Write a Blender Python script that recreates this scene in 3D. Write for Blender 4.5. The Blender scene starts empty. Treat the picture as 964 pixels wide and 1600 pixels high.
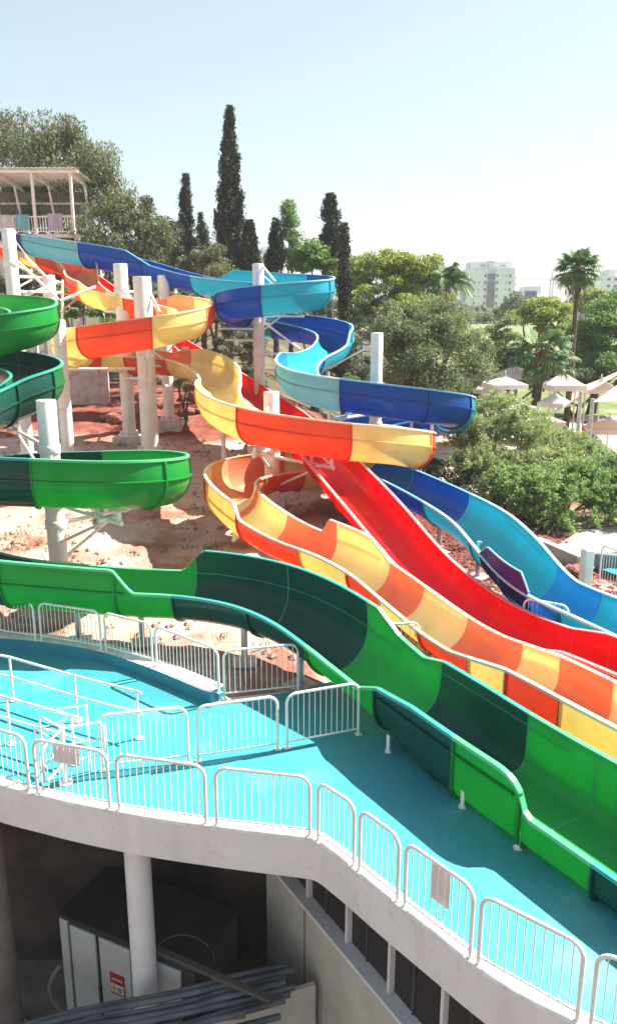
import bpy, bmesh, math, random
import numpy as np
from mathutils import Vector, Matrix
C = bpy.context.scene.collection
R = math.radians
rng = np.random.default_rng(7)
random.seed(7)

# ------------------------------------------------------------------ camera maths
CAM = Vector((0, 0, 7.2)); PITCH = R(14.4); FPX = 1250.0
def ray(px, py):
    u = px - 482.0; v = py - 800.0
    c, s = math.cos(PITCH), math.sin(PITCH)
    return Vector((u, FPX*c - v*s, -FPX*s - v*c))
def atY(px, py, Y):
    d = ray(px, py); return CAM + d*(Y/d.y)
def atZ(px, py, z):
    d = ray(px, py); return CAM + d*((z - CAM.z)/d.z)

# ------------------------------------------------------------------ mesh builder
class MB:
    def __init__(self): self.v = []; self.f = []; self.m = []; self.s = []
    def add(self, verts, faces, mi=0, smooth=False):
        o = len(self.v); self.v.extend([tuple(p) for p in verts])
        for fc in faces:
            self.f.append(tuple(i+o for i in fc)); self.m.append(mi); self.s.append(smooth)
    def box(self, c, size, rz=0.0, mi=0, bevel=0.0, mat=None):
        x, y, z = size[0]/2, size[1]/2, size[2]/2
        b = min(bevel, x*.45, y*.45, z*.45)
        M = mat if mat is not None else Matrix.Rotation(rz, 3, 'Z')
        c = Vector(c)
        if b <= 0:
            vs = [Vector((i*x, j*y, k*z)) for k in (-1,1) for j in (-1,1) for i in (-1,1)]
            fs = [(0,2,3,1),(4,5,7,6),(0,1,5,4),(2,6,7,3),(0,4,6,2),(1,3,7,5)]
        else:
            vs = []; 
            for k, zz, ins in ((0,-z,b),(1,-z+b,0),(2,z-b,0),(3,z,b)):
                X, Y = x-ins, y-ins
                q = b*(0.5 if ins else 1.0)
                ring = [(-X+q,-Y),(X-q,-Y),(X,-Y+q),(X,Y-q),(X-q,Y),(-X+q,Y),(-X,Y-q),(-X,-Y+q)]
                vs += [Vector((p[0],p[1],zz)) for p in ring]
            fs = [tuple(range(7,-1,-1)), tuple(range(24,32))]
            for k in range(3):
                for i in range(8):
                    j = (i+1)%8; fs.append((k*8+i, k*8+j, k*8+8+j, k*8+8+i))
        self.add([M @ p + c for p in vs], fs, mi)
    def bar(self, p, q, w, h, mi=0):
        p, q = Vector(p), Vector(q); d = q-p; L = d.length
        if L < 1e-6: return
        t = d/L; up = Vector((0,0,1)) if abs(t.z) < .95 else Vector((0,1,0))
        s = t.cross(up).normalized(); u = s.cross(t)
        M = Matrix((s, t, u)).transposed()
        self.box((p+q)/2, (w, L, h), mat=M, mi=mi)
    def tube(self, pts, r, n=8, caps=True, mi=0, smooth=True):
        pts = [Vector(p) for p in pts]; N = len(pts)
        rs = r if isinstance(r, (list, tuple)) else [r]*N
        prev = None; rings = []
        for i, p in enumerate(pts):
            t = (pts[min(i+1,N-1)] - pts[max(i-1,0)])
            if t.length < 1e-9: t = Vector((0,0,1))
            t.normalize()
            if prev is None:
                a = Vector((0,0,1)) if abs(t.z) < .9 else Vector((1,0,0))
                s = t.cross(a).normalized()
            else:
                s = (prev - t*prev.dot(t))
                if s.length < 1e-6: s = t.orthogonal()
                s.normalize()
            prev = s; b = t.cross(s)
            rings.append([p + (s*math.cos(2*math.pi*k/n) + b*math.sin(2*math.pi*k/n))*rs[i] for k in range(n)])
        vs = [p for rg in rings for p in rg]; fs = []
        for i in range(N-1):
            for k in range(n):
                j = (k+1)%n; fs.append((i*n+k, i*n+j, (i+1)*n+j, (i+1)*n+k))
        self.add(vs, fs, mi, smooth)
        if caps:
            self.add(rings[0], [tuple(range(n-1,-1,-1))], mi); self.add(rings[-1], [tuple(range(n))], mi)
    def lathe(self, prof, c=(0,0,0), n=24, mi=0, smooth=True):
        c = Vector(c); vs = []; fs = []
        for (r, z) in prof:
            vs += [c + Vector((r*math.cos(2*math.pi*k/n), r*math.sin(2*math.pi*k/n), z)) for k in range(n)]
        for i in range(len(prof)-1):
            for k in range(n):
                j = (k+1)%n; fs.append((i*n+k, i*n+j, (i+1)*n+j, (i+1)*n+k))
        self.add(vs, fs, mi, smooth)
    def build(self, name, mats, parent=None, origin=None):
        me = bpy.data.meshes.new(name)
        o = Vector(origin) if origin is not None else (root_loc(parent) if parent else Vector((0,0,0)))
        V = np.array([(p[0],p[1],p[2]) for p in self.v], dtype=np.float64).reshape(-1,3) - np.array(o)
        me.from_pydata(V.tolist(), [], self.f)
        if not isinstance(mats, (list, tuple)): mats = [mats]
        for m in mats: me.materials.append(m)
        me.polygons.foreach_set('material_index', self.m)
        me.polygons.foreach_set('use_smooth', self.s)
        me.update()
        ob = bpy.data.objects.new(name, me); C.objects.link(ob)
        if parent: ob.parent = parent
        elif origin is not None: ob.location = o
        return ob
def root_loc(o):
    while o.parent: o = o.parent
    return Vector(o['_o']) if '_o' in o else o.location.copy()

def tag(o, label=None, cat=None, group=None, kind=None):
    if label: o['label'] = label
    if cat: o['category'] = cat
    if group: o['group'] = group
    if kind: o['kind'] = kind
    return o
def thing(name, label, cat, loc=(0,0,0), rz=0.0, group=None):
    o = bpy.data.objects.new(name, None); C.objects.link(o)
    o.location = Vector(loc); o.rotation_euler = (0,0,rz); o.empty_display_size = .2
    return tag(o, label, cat, group)
def copy_tree(o, parent=None):
    c = o.copy(); C.objects.link(c)
    if parent: c.parent = parent
    for ch in list(o.children): copy_tree(ch, c)
    return c

# ------------------------------------------------------------------ materials
MATS = {}
def nodes_of(name):
    m = bpy.data.materials.new(name); m.use_nodes = True
    nt = m.node_tree; nt.nodes.clear()
    out = nt.nodes.new('ShaderNodeOutputMaterial')
    return m, nt, out
def N(nt, t, **kw):
    n = nt.nodes.new(t)
    for k, v in kw.items(): setattr(n, k, v)
    return n
def noise_color(nt, c1, c2, scale, detail=5, lo=.35, hi=.65, coord='Object', vec_scale=None):
    tc = N(nt, 'ShaderNodeTexCoord'); src = tc.outputs[coord]
    if vec_scale:
        mp = N(nt, 'ShaderNodeMapping'); mp.inputs['Scale'].default_value = vec_scale
        nt.links.new(src, mp.inputs[0]); src = mp.outputs[0]
    nz = N(nt, 'ShaderNodeTexNoise'); nz.inputs['Scale'].default_value = scale; nz.inputs['Detail'].default_value = detail
    nt.links.new(src, nz.inputs['Vector'])
    rp = N(nt, 'ShaderNodeValToRGB')
    rp.color_ramp.elements[0].position = lo; rp.color_ramp.elements[0].color = (*c1, 1)
    rp.color_ramp.elements[1].position = hi; rp.color_ramp.elements[1].color = (*c2, 1)
    nt.links.new(nz.outputs['Fac'], rp.inputs[0])
    return rp.outputs[0], nz.outputs['Fac'], src
def mat_simple(name, c1, c2=None, scale=3.0, rough=.6, metal=0.0, bump=0.0, bscale=40, lo=.35, hi=.65, vec_scale=None, spec=.5):
    if name in MATS: return MATS[name]
    m, nt, out = nodes_of(name)
    b = N(nt, 'ShaderNodeBsdfPrincipled'); b.inputs['Roughness'].default_value = rough; b.inputs['Metallic'].default_value = metal
    b.inputs['Specular IOR Level'].default_value = spec
    if c2 is None: c2 = tuple(x*.85 for x in c1)
    col, fac, src = noise_color(nt, c2, c1, scale, lo=lo, hi=hi, vec_scale=vec_scale)
    nt.links.new(col, b.inputs['Base Color'])
    if bump:
        n2 = N(nt, 'ShaderNodeTexNoise'); n2.inputs['Scale'].default_value = bscale; n2.inputs['Detail'].default_value = 6
        nt.links.new(src, n2.inputs['Vector'])
        bp = N(nt, 'ShaderNodeBump'); bp.inputs['Strength'].default_value = bump; bp.inputs['Distance'].default_value = .03
        nt.links.new(n2.outputs['Fac'], bp.inputs['Height']); nt.links.new(bp.outputs[0], b.inputs['Normal'])
    nt.links.new(b.outputs[0], out.inputs[0]); MATS[name] = m
    return m
def mat_frp(name, col, trans=.35, rough=.22, var=.07, tcol=None):
    """gel-coated, slightly light-transmitting glass fibre"""
    if name in MATS: return MATS[name]
    m, nt, out = nodes_of(name)
    b = N(nt, 'ShaderNodeBsdfPrincipled'); b.inputs['Specular IOR Level'].default_value = .25
    c2 = tuple(x*(1-var) for x in col)
    cc, fac, src = noise_color(nt, c2, col, 1.1, detail=8, lo=.3, hi=.7)
    st, f_, s_ = noise_color(nt, (1,1,1), (.80,.78,.74), 1.0, detail=8, lo=.52, hi=.78, vec_scale=(1.6,1.6,.55))
    fd, f_, s_ = noise_color(nt, (1,1,1), (1.12,1.12,1.14), .8, detail=5, lo=.5, hi=.75)
    for q_ in (st, fd):
        mm = N(nt, 'ShaderNodeMix', data_type='RGBA', blend_type='MULTIPLY'); mm.inputs['Factor'].default_value = .6
        nt.links.new(cc, mm.inputs['A']); nt.links.new(q_, mm.inputs['B']); cc = mm.outputs['Result']
    nt.links.new(cc, b.inputs['Base Color'])
    rr = N(nt, 'ShaderNodeMapRange'); rr.inputs['To Min'].default_value = rough*.9; rr.inputs['To Max'].default_value = rough*1.25
    n2 = N(nt, 'ShaderNodeTexNoise'); n2.inputs['Scale'].default_value = 4.0; n2.inputs['Detail'].default_value = 6
    nt.links.new(src, n2.inputs['Vector']); nt.links.new(n2.outputs['Fac'], rr.inputs['Value']); nt.links.new(rr.outputs[0], b.inputs['Roughness'])
    n3 = N(nt, 'ShaderNodeTexNoise'); n3.inputs['Scale'].default_value = 2.2; n3.inputs['Detail'].default_value = 2
    nt.links.new(src, n3.inputs['Vector'])
    bp = N(nt, 'ShaderNodeBump'); bp.inputs['Strength'].default_value = .05; bp.inputs['Distance'].default_value = .03
    nt.links.new(n3.outputs['Fac'], bp.inputs['Height']); nt.links.new(bp.outputs[0], b.inputs['Normal'])
    t = N(nt, 'ShaderNodeBsdfTranslucent')
    if tcol: t.inputs['Color'].default_value = (*tcol, 1)
    else: nt.links.new(cc, t.inputs['Color'])
    mx = N(nt, 'ShaderNodeMixShader'); mx.inputs[0].default_value = trans
    nt.links.new(b.outputs[0], mx.inputs[1]); nt.links.new(t.outputs[0], mx.inputs[2])
    nt.links.new(mx.outputs[0], out.inputs[0]); MATS[name] = m
    return m
def mat_leaf(name, c1, c2, c3, scale=.6, trans=.42, rough=.55):
    if name in MATS: return MATS[name]
    m, nt, out = nodes_of(name)
    col, fac, src = noise_color(nt, c1, c2, scale, detail=3, lo=.38, hi=.62)
    g = N(nt, 'ShaderNodeNewGeometry')
    mixc = N(nt, 'ShaderNodeMix', data_type='RGBA')
    mr = N(nt, 'ShaderNodeMath', operation='POWER'); mr.inputs[1].default_value = 2.2
    nt.links.new(g.outputs['Random Per Island'], mr.inputs[0]); nt.links.new(mr.outputs[0], mixc.inputs['Factor'])
    nt.links.new(col, mixc.inputs['A']); mixc.inputs['B'].default_value = (*c3, 1)
    b = N(nt, 'ShaderNodeBsdfPrincipled'); b.inputs['Roughness'].default_value = rough; b.inputs['Specular IOR Level'].default_value = .35
    t = N(nt, 'ShaderNodeBsdfTranslucent')
    nt.links.new(mixc.outputs['Result'], b.inputs['Base Color']); nt.links.new(mixc.outputs['Result'], t.inputs['Color'])
    mx = N(nt, 'ShaderNodeMixShader'); mx.inputs[0].default_value = trans
    nt.links.new(b.outputs[0], mx.inputs[1]); nt.links.new(t.outputs[0], mx.inputs[2]); nt.links.new(mx.outputs[0], out.inputs[0])
    MATS[name] = m; return m

white_steel = mat_simple('white_painted_steel', (.80,.78,.74), (.66,.62,.57), 2.0, .38)
concrete    = mat_simple('concrete', (.52,.48,.44), (.36,.32,.29), 2.5, .85, bump=.3, bscale=30)
def mat_stained(name,c1,c2,stain):
    m=mat_simple(name,c1,c2,1.3,.75,bump=.15,bscale=25); nt=m.node_tree; b=[n for n in nt.nodes if n.type=='BSDF_PRINCIPLED'][0]
    old=b.inputs['Base Color'].links[0].from_socket
    c,f,s=noise_color(nt,(1,1,1),stain,1.0,detail=7,lo=.50,hi=.74,vec_scale=(2.6,2.6,.22))
    c2_,f2,s2=noise_color(nt,(1,1,1),stain,9,detail=6,lo=.58,hi=.72)
    for cc in (c,c2_):
        mx=N(nt,'ShaderNodeMix',data_type='RGBA',blend_type='MULTIPLY'); mx.inputs['Factor'].default_value=.42; nt.links.new(old,mx.inputs['A']); nt.links.new(cc,mx.inputs['B']); old=mx.outputs['Result']
    nt.links.new(old,b.inputs['Base Color']); return m
fascia_mat  = mat_stained('painted_render', (.74,.695,.68), (.67,.625,.605), (.76,.71,.68))
cream_steel = mat_stained('cream_painted_steel', (.80,.77,.72), (.70,.65,.59), (.66,.55,.45))
kerb_white  = mat_simple('white_kerb_paint', (.80,.79,.77), (.62,.60,.58), 5.0, .6, bump=.1)
wall_cream  = mat_simple('cream_panel', (.60,.535,.45), (.47,.41,.34), 1.2, .7, bump=.06)
galv        = mat_simple('galvanised_steel', (.55,.55,.54), (.42,.42,.42), 6, .4, metal=.5)
dark_steel  = mat_simple('dark_steel', (.10,.09,.085), (.06,.055,.05), 5, .5)
# ------------------------------------------------------------------ terrain height
def sstep(x): x = max(0.0, min(1.0, x)); return x*x*(3-2*x)
def pw(x, tab):
    if x <= tab[0][0]: return tab[0][1]
    for (a, va), (b, vb) in zip(tab, tab[1:]):
        if x <= b: return va + (vb-va)*(x-a)/(b-a)
    return tab[-1][1]
def zg(x, y):
    k = sstep((3.5 - x)/7.5)
    left = pw(y, [(18,0),(23,.3),(30,.45),(36,.75),(42,1.8),(60,4.5),(140,6)])
    right = pw(y, [(15,0),(23,.1),(28,.5),(34,.3),(45,0)])*sstep((9-x)/5)
    return k*left + (1-k)*right

# ------------------------------------------------------------------ flume sweeps
LANE_D = Vector((.53,-.848,0)); LANE_N = Vector((.848,.53,0)); LANE_P = Vector((2.92,9.7,0))
def lane(off, s, z): p = LANE_P + LANE_N*off + LANE_D*s; return Vector((p.x, p.y, z))

def catmull(P, per=14):
    n = len(P); out = []; idx = []
    def T(i):
        if i < 0: return 2*P[0]-P[1]
        if i >= n: return 2*P[-1]-P[-2]
        return P[i]
    for i in range(n-1):
        p0,p1,p2,p3 = T(i-1),T(i),T(i+1),T(i+2)
        t0=0; t1=t0+max(1e-4,(p1-p0).length**.5); t2=t1+max(1e-4,(p2-p1).length**.5); t3=t2+max(1e-4,(p3-p2).length**.5)
        for k in range(per):
            u = k/per; t = t1+(t2-t1)*u
            A1=p0*((t1-t)/(t1-t0))+p1*((t-t0)/(t1-t0)); A2=p1*((t2-t)/(t2-t1))+p2*((t-t1)/(t2-t1)); A3=p2*((t3-t)/(t3-t2))+p3*((t-t2)/(t3-t2))
            B1=A1*((t2-t)/(t2-t0))+A2*((t-t0)/(t2-t0)); B2=A2*((t3-t)/(t3-t1))+A3*((t-t1)/(t3-t1))
            out.append(B1*((t2-t)/(t2-t1))+B2*((t-t1)/(t2-t1))); idx.append(i+u)
    out.append(P[-1]); idx.append(float(n-1))
    return out, idx

class Flume:
    def __init__(self, ctrl, sigma=.45, r=.75, rkeys=None, sqkeys=None, hkeys=None, step=.11):
        P = [atY(*c[1:]) if c[0]=='p' else c[1] for c in ctrl]
        pts, idx = catmull(P, 24)
        A = np.array([tuple(p) for p in pts]); I = np.array(idx)
        d = np.concatenate([[0], np.cumsum(np.linalg.norm(np.diff(A,axis=0),axis=1))])
        n = int(d[-1]/step); s = np.linspace(0, d[-1], n)
        A = np.stack([np.interp(s, d, A[:,k]) for k in range(3)],1); I = np.interp(s, d, I)
        w = int(3*sigma/step); ker = np.exp(-.5*(np.arange(-w,w+1)*step/sigma)**2); ker /= ker.sum()
        Ap = np.concatenate([A[0]+(A[0]-A[w:0:-1]), A, A[-1]+(A[-1]-A[-2:-w-2:-1])]) if w else A
        S = np.stack([np.convolve(Ap[:,k], ker, 'valid') for k in range(3)],1)
        z2 = np.convolve(Ap[:,2], ker, 'valid'); S[:,2] = z2
        self.P = S; self.I = I; self.s = s
        T = np.gradient(S, axis=0); T /= np.linalg.norm(T,axis=1)[:,None]
        Rt = np.stack([T[:,1], -T[:,0], 0*T[:,0]],1); Rt /= np.linalg.norm(Rt,axis=1)[:,None]
        self.T = T; self.R = Rt; self.U = np.cross(Rt, T)
        n = len(S)
        def key(keys, dflt):
            if not keys: return np.full(n, dflt)
            return np.interp(I, [k[0] for k in keys], [k[1] for k in keys])
        self.r = key(rkeys, r); self.sq = key(sqkeys, 0.0)
        self.hL = key([(k[0],k[1]) for k in hkeys], .1); self.hR = key([(k[0],k[2]) for k in hkeys], .1)
    def at(self, i):
        k = int(np.argmin(np.abs(self.I - i))); return Vector(self.P[k]), Vector(self.T[k]), Vector(self.R[k]), k
    def half(self, k, side, off=0.0, hmax=None, M=12):
        """profile polyline bottom->rim for one side, M+1 points; off = outward offset"""
        r = float(self.r[k]); sq = float(self.sq[k]); h = float(self.hR[k] if side>0 else self.hL[k])
        if hmax is not None: h = min(h, hmax)
        e = 1.0 - .88*sq
        pts = []
        K = 26
        for j in range(K+1):
            a = (math.pi/2)*j/K
            x = (r+off)*(math.sin(a)**e); z = -(r+off)*(max(0,math.cos(a))**e)
            pts.append((x, z))
        if h > 0:
            for j in range(1,7):
                zz = h*j/6; pts.append(((r)*math.sqrt(max(.05,1-(.5*zz/r*(1-sq))**2))+off, zz))
        else:
            q = []
            for (x,z) in pts:
                if z <= h: q.append((x,z))
                else:
                    x0,z0 = q[-1]; t = (h-z0)/(z-z0); q.append((x0+(x-x0)*t, h)); break
            pts = q
        d = [0]
        for (a,b) in zip(pts,pts[1:]): d.append(d[-1]+math.hypot(b[0]-a[0],b[1]-a[1]))
        out = []
        fr = [j/M for j in range(M+1)]
        xs=[p[0] for p in pts]; zs=[p[1] for p in pts]
        for f in fr: out.append((float(np.interp(f*d[-1],d,xs))*side, float(np.interp(f*d[-1],d,zs))))
        return out
    def pt(self, k, x, z): return self.P[k] + self.R[k]*x + np.array((0,0,1.0))*z
    def ring(self, k, off=0.0, M=12):
        a = self.half(k,-1,off,M=M); b = self.half(k,1,off,M=M)
        return [self.pt(k,x,z) for (x,z) in a[::-1]] + [self.pt(k,x,z) for (x,z) in b[1:]]
    def section(self, i0, i1, mats, rim_mat, parent, name='flume_section', rim_w=.075, seam=True):
        ks = [k for k in range(len(self.I)) if i0-1e-6 <= self.I[k] <= i1+1e-6]
        if not ks: return
        k0, k1 = ks[0], min(ks[-1]+1, len(self.I)-1)
        ks = list(range(k0, k1+1))
        if len(ks) < 2: return
        M = 12; W = 2*M+1; mb = MB()
        th = .022
        inn = [self.ring(k,0.0,M) for k in ks]; outr = [self.ring(k,th,M) for k in ks]
        vs = [p for r_ in inn for p in r_]; fs = []
        for a in range(len(ks)-1):
            for j in range(W-1): fs.append((a*W+j, a*W+j+1, (a+1)*W+j+1, (a+1)*W+j))
        mb.add(vs, fs, 2, True)
        vs = [p for r_ in outr for p in r_]
        mb.add(vs, [f[::-1] for f in fs], 0, True)
        # transverse joint flanges outside, at both ends
        for kk, sg in ((0,1),(len(ks)-1,-1)):
            k = ks[kk]; a = self.ring(k,th,M); b = self.ring(k,th+.05,M); t = self.T[k]*(.030*sg)
            a2=[p+t for p in a]; b2=[p+t for p in b]; V = a+b+b2+a2; F=[]
            for j in range(W-1):
                for q in range(3): F.append((q*W+j, q*W+j+1, (q+1)*W+j+1, (q+1)*W+j))
            for q in (0, W-1): F.append((q, W+q, 2*W+q, 3*W+q))
            mb.add(V, F, 0)
        # longitudinal joint ridge at axis level where an upper wall is bolted on
        for side, H in ((-1,self.hL),(1,self.hR)):
            run = []
            for k in ks + [None]:
                if k is not None and H[k] > .16: run.append(k)
                else:
                    if len(run) > 2:
                        V=[];F=[]
                        for k2 in run:
                            rr = float(self.r[k2])+th-.004
                            for (x,z) in ((rr,-.03),(rr+.055,-.02),(rr+.055,.012),(rr,.02)): V.append(self.pt(k2,side*x,z))
                        for a in range(len(run)-1):
                            for q in range(3): F.append((a*4+q,a*4+q+1,(a+1)*4+q+1,(a+1)*4+q))
                        F += [(0,1,2,3), tuple(len(V)-4+q for q in range(4))]
                        mb.add(V,F,0)
                        if seam:
                            V=[];F=[]
                            for k2 in run:
                                rr=float(self.r[k2])-.004
                                V += [self.pt(k2,side*rr,-.006), self.pt(k2,side*rr,.006)]
                            for a in range(len(run)-1): F.append((a*2,a*2+1,a*2+3,a*2+2))
                            mb.add(V,F,1)
                    run = []
        # sealed joint line inside the trough
        if seam:
            k = ks[0]; a = self.ring(k,-.004,M); t = self.T[k]*.016
            V = a+[p+t for p in a]; mb.add(V, [(j,j+1,W+j+1,W+j) for j in range(W-1)], 1)
        ob = mb.build(name, mats, parent)
        # rolled rim
        for side in (-1,1):
            rb = MB(); V=[];F=[]
            for k in ks:
                x,z = self.half(k,side,0.0)[-1]; x=abs(x)
                for (dx,dz) in ((-.012,-.002),(-.012,.022),(rim_w,.022),(rim_w+.004,-.03),(rim_w-.015,-.03),(rim_w-.02,-.004)):
                    V.append(self.pt(k,side*(x+dx),z+dz))
            for a in range(len(ks)-1):
                for q in range(6):
                    q2=(q+1)%6; F.append((a*6+q,a*6+q2,(a+1)*6+q2,(a+1)*6+q))
            F += [tuple(range(6)), tuple(len(V)-6+q for q in range(6))]
            rb.add(V,F,0)
            rb.build('rim', rim_mat, ob)
        return ob
    def side_panel(self, i0, i1, side, z0, h0, h1, mat, rim_mat, parent):
        ks=[k for k in range(len(self.I)) if i0<=self.I[k]<=i1]; n=len(ks); mb=MB(); V=[]; J=9
        for q,k in enumerate(ks):
            r=float(self.r[k])+.03; t=q/(n-1); e=min(1,t*5)*min(1,(1-t)*9); h=(h0+(h1-h0)*t)*e+.03
            for o in (0,.02):
                for j in range(J):
                    z=z0+(h-z0)*j/(J-1); x=(math.sqrt(max(.01,r*r-z*z)) if z<0 else r)+o
                    V.append(self.pt(k,side*x,z))
        F=[]
        for q in range(n-1):
            for o in (0,J):
                for j in range(J-1): a=q*2*J+o+j; F.append((a,a+1,a+2*J+1,a+2*J))
            a=q*2*J; F.append((a+J-1,a+2*J-1,a+4*J-1,a+3*J-1)); F.append((a,a+J,a+3*J,a+2*J))
        for a in (0,(n-1)*2*J):
            for j in range(J-1): F.append((a+j,a+j+1,a+J+j+1,a+J+j))
        mb.add(V,F,0); o=mb.build('side_panel',mat,parent)
        rb=MB(); rb.tube([Vector(V[q*2*J+J-1])+Vector((0,0,.01)) for q in range(n)],.024,8); rb.build('rim',rim_mat,o)
    def run(self, root, breaks, mats, seamless=False):
        a = 0.0
        for (b, c) in breaks:
            pcs = 1
            i = a
            sa = np.interp(a, self.I, self.s); sb = np.interp(b, self.I, self.s)
            self.section(a, b, [mats[c][0], mats['seam'], mats[c][2]], mats[c][1], root, name='flume_section')
            a = b

seam_m = mat_simple('joint_sealant', (.62,.66,.62), (.5,.5,.5), 6, .6)
def pair(n, col, rimc, inner, trans=.35, rough=.2):
    # outer lay-up, rolled rim, gel-coated inside; sunlit brightness put into rim and inside colours
    return (mat_frp(n, col, trans, rough), mat_frp(n+'_rim', rimc, .12, .3), mat_frp(n+'_inner', inner, trans, rough))
MG = {'D': pair('dark_green_frp', (.007,.072,.053), (.05,.32,.27), (.010,.088,.066), .22), 'G': pair('bright_green_frp', (.018,.34,.06), (.10,.48,.22), (.05,.50,.12), .45),
      'T': pair('mid_green_frp', (.008,.18,.05), (.06,.40,.22), (.012,.24,.07), .3), 'seam': mat_simple('green_seam', (.12,.38,.22), None, 4, .5)}
MO = {'R': pair('orange_red_frp', (.80,.125,.05), (.88,.50,.36), (.93,.32,.17), .42), 'Y': pair('yellow_frp', (.93,.74,.31), (.92,.82,.56), (.97,.88,.48), .42),
      'P': pair('peach_lit_frp', (.88,.38,.14), (.90,.60,.38), (.95,.55,.26), .42), 'seam': mat_simple('orange_seam', (.85,.5,.3), None, 4, .5)}  # peach: lit orange red and shaded yellow put into one colour
MR = {'R': pair('pure_red_frp', (.78,.010,.016), (.84,.32,.30), (.92,.018,.026), .42), 'P': pair('salmon_frp', (.84,.22,.10), (.88,.45,.30), (.92,.36,.18), .35), 'seam': mat_simple('red_seam', (.75,.12,.10), None, 4, .5)}
MBL = {'B': pair('royal_blue_frp', (.013,.10,.38), (.14,.42,.70), (.02,.16,.50), .42), 'C': pair('cyan_frp', (.04,.45,.55), (.38,.70,.78), (.055,.56,.66), .45),
      'S': pair('sky_blue_frp', (.03,.28,.56), (.36,.66,.80), (.045,.40,.70), .45), 'N': pair('navy_frp', (.012,.035,.20), (.10,.20,.45), (.02,.05,.26), .3),
      'K': pair('blue_grey_frp', (.26,.46,.47), (.50,.70,.74), (.10,.56,.66), .42), 'seam': mat_simple('blue_seam', (.25,.5,.65), None, 4, .5)}

p = lambda x,y,Y: ('p',x,y,Y)
w = lambda v: ('w',v)
green_ctrl = [p(-60,480,31.86),p(0,483,30.68),p(45,488,29.5),p(56,496,28.08),p(45,506,26.67),p(0,517,25.96),p(-60,535,26.31),p(-95,550,26.88),
  p(-60,563,28.56),p(0,573,28.0),p(45,582,26.43),p(62,594,24.86),p(45,606,23.52),p(0,624,22.74),p(-70,655,20.68),p(-120,685,18.6),
  p(-80,731,17.9),p(0,738,18.0),p(100,742,18.2),p(200,745,18.4),p(252,743,19.6),p(225,738,21.0),p(150,740,21.6),p(0,748,21.4),
  p(-90,775,20.4),p(-130,820,18.6),p(-80,868,17.2),p(0,890,16.7),p(100,900,16.6),p(200,908,16.5),p(300,912,16.3),p(400,928,15.8),
  p(480,960,15.0),p(545,1005,14.0),w(lane(.60,-2.8,0.86)),w(lane(.60,-1.2,0.80)),w(lane(.60,.5,0.80)),w(lane(.60,2.5,0.80)),w(lane(.60,6,0.80))]
green_h = [(0,.5,.12),(14,.5,.12),(15.2,.12,.48),(28.95,.0,.48),(29.25,.0,.0),(29.7,.0,.0),(30.0,.52,.0),(33,.52,-.02),(33.3,.18,-.05),
  (33.6,.05,-.08),(33.85,.2,.16),(34.4,.2,.26),(35.56,.16,.26),(35.64,.16,.245),(35.71,.16,.21),(35.77,.16,.15),(35.82,.16,.06),(35.855,.16,-.06),(35.875,.16,-.22),(38,.16,-.22)]
orange_ctrl = [p(0,380,48.3),p(60,398,45.54),p(118,411,42.78),p(128,426,41.12),p(128,441,39.61),p(150,455,38.36),p(200,468,37.95),p(262,478,37.81),
  p(303,487,36.29),p(298,499,34.22),p(250,512,32.98),p(180,524,32.98),p(127,533,33.95),p(109,543,35.6),p(150,553,37.67),p(220,558,37.2),
  p(285,562,36.2),p(326,575,34.2),p(345,595,31.6),p(340,618,28.6),p(356,638,26.4),p(395,655,25.2),p(450,668,24.6),p(540,681,24.6),
  p(610,688,25.2),p(646,697,26.2),p(630,708,27.4),p(570,718,27.8),p(500,728,27.4),p(430,735,26.6),p(382,743,25.6),p(358,757,24.2),
  p(372,781,22.5),p(410,810,20.8),p(460,838,19.6),p(530,863,18.6),p(590,897,17.5),p(648,940,16.4),p(712,987,15.2),w(lane(2.8,-2.2,.9)),w(lane(2.78,-.5,.88)),w(lane(2.75,6,.88))]
# heading changes: CW at tower side, then CCW around the lower loop, then down the lane
orange_h = [(0,.0,.0),(1.7,.05,.0),(1.9,.5,.0),(3,.45,.0),(3.6,.0,.35),(4.8,.0,.35),(5.2,.0,.1),(6.6,.1,.05),(7,.48,.05),(11,.5,.05),(14,.5,.05),(15.5,.2,.05),(16.2,.48,.02),(18,.46,.0),
  (18.6,.1,.35),(19.5,.02,.46),(24,.05,.48),(28,.05,.48),(32.9,.02,.46),(33.1,.02,.1),(34.2,.05,.05),(34.4,.45,.05),(35.3,.40,.05),(35.8,.02,.05),(36.5,.0,.0),(38.3,.0,-.05),(38.9,.1,.14),(41,.1,.14)]
red_ctrl = [p(60,390,47),p(130,425,45),p(200,475,43.5),p(300,548,42.5),p(390,608,35.5),p(465,664,28.3),p(555,757,22.6),p(605,813,20.2),p(661,880,18.5),
  p(716,926,17.2),p(788,971,15.9),w(lane(4.42,-2.6,.85)),w(lane(4.45,0,.85)),w(lane(4.5,6,.85))]
red_h = [(0,.02,.02),(8.5,.02,-.08),(10.6,.0,-.1),(11,.14,.1),(13,.14,.1)]
blue_ctrl = [p(20,366,45.6),p(90,385,43.2),p(200,405,41.4),p(310,433,39.96),p(420,443,39.12),p(492,449,37.44),p(488,457,35.52),p(430,463,34.8),p(378,471,35.04),
  p(363,481,36.72),p(380,492,38.4),p(430,503,38.64),p(490,513,37.8),p(525,526,36.0),p(512,545,34.08),p(475,562,31.6),p(461,581,30.2),p(485,600,28.9),p(560,613,28.3),p(640,624,28.3),
  p(695,633,28.9),p(711,642,30),p(690,651,31.3),p(620,660,32),p(555,671,31.3),p(523,689,29.3),p(550,714,26.9),p(615,742,25),p(690,778,22.8),p(752,815,20.6),
  p(797,862,18.7),p(848,912,17.2),w(lane(6.1,-3.6,1.0)),w(lane(6.1,-2,.92)),w(lane(6.1,6,.9))]
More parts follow.
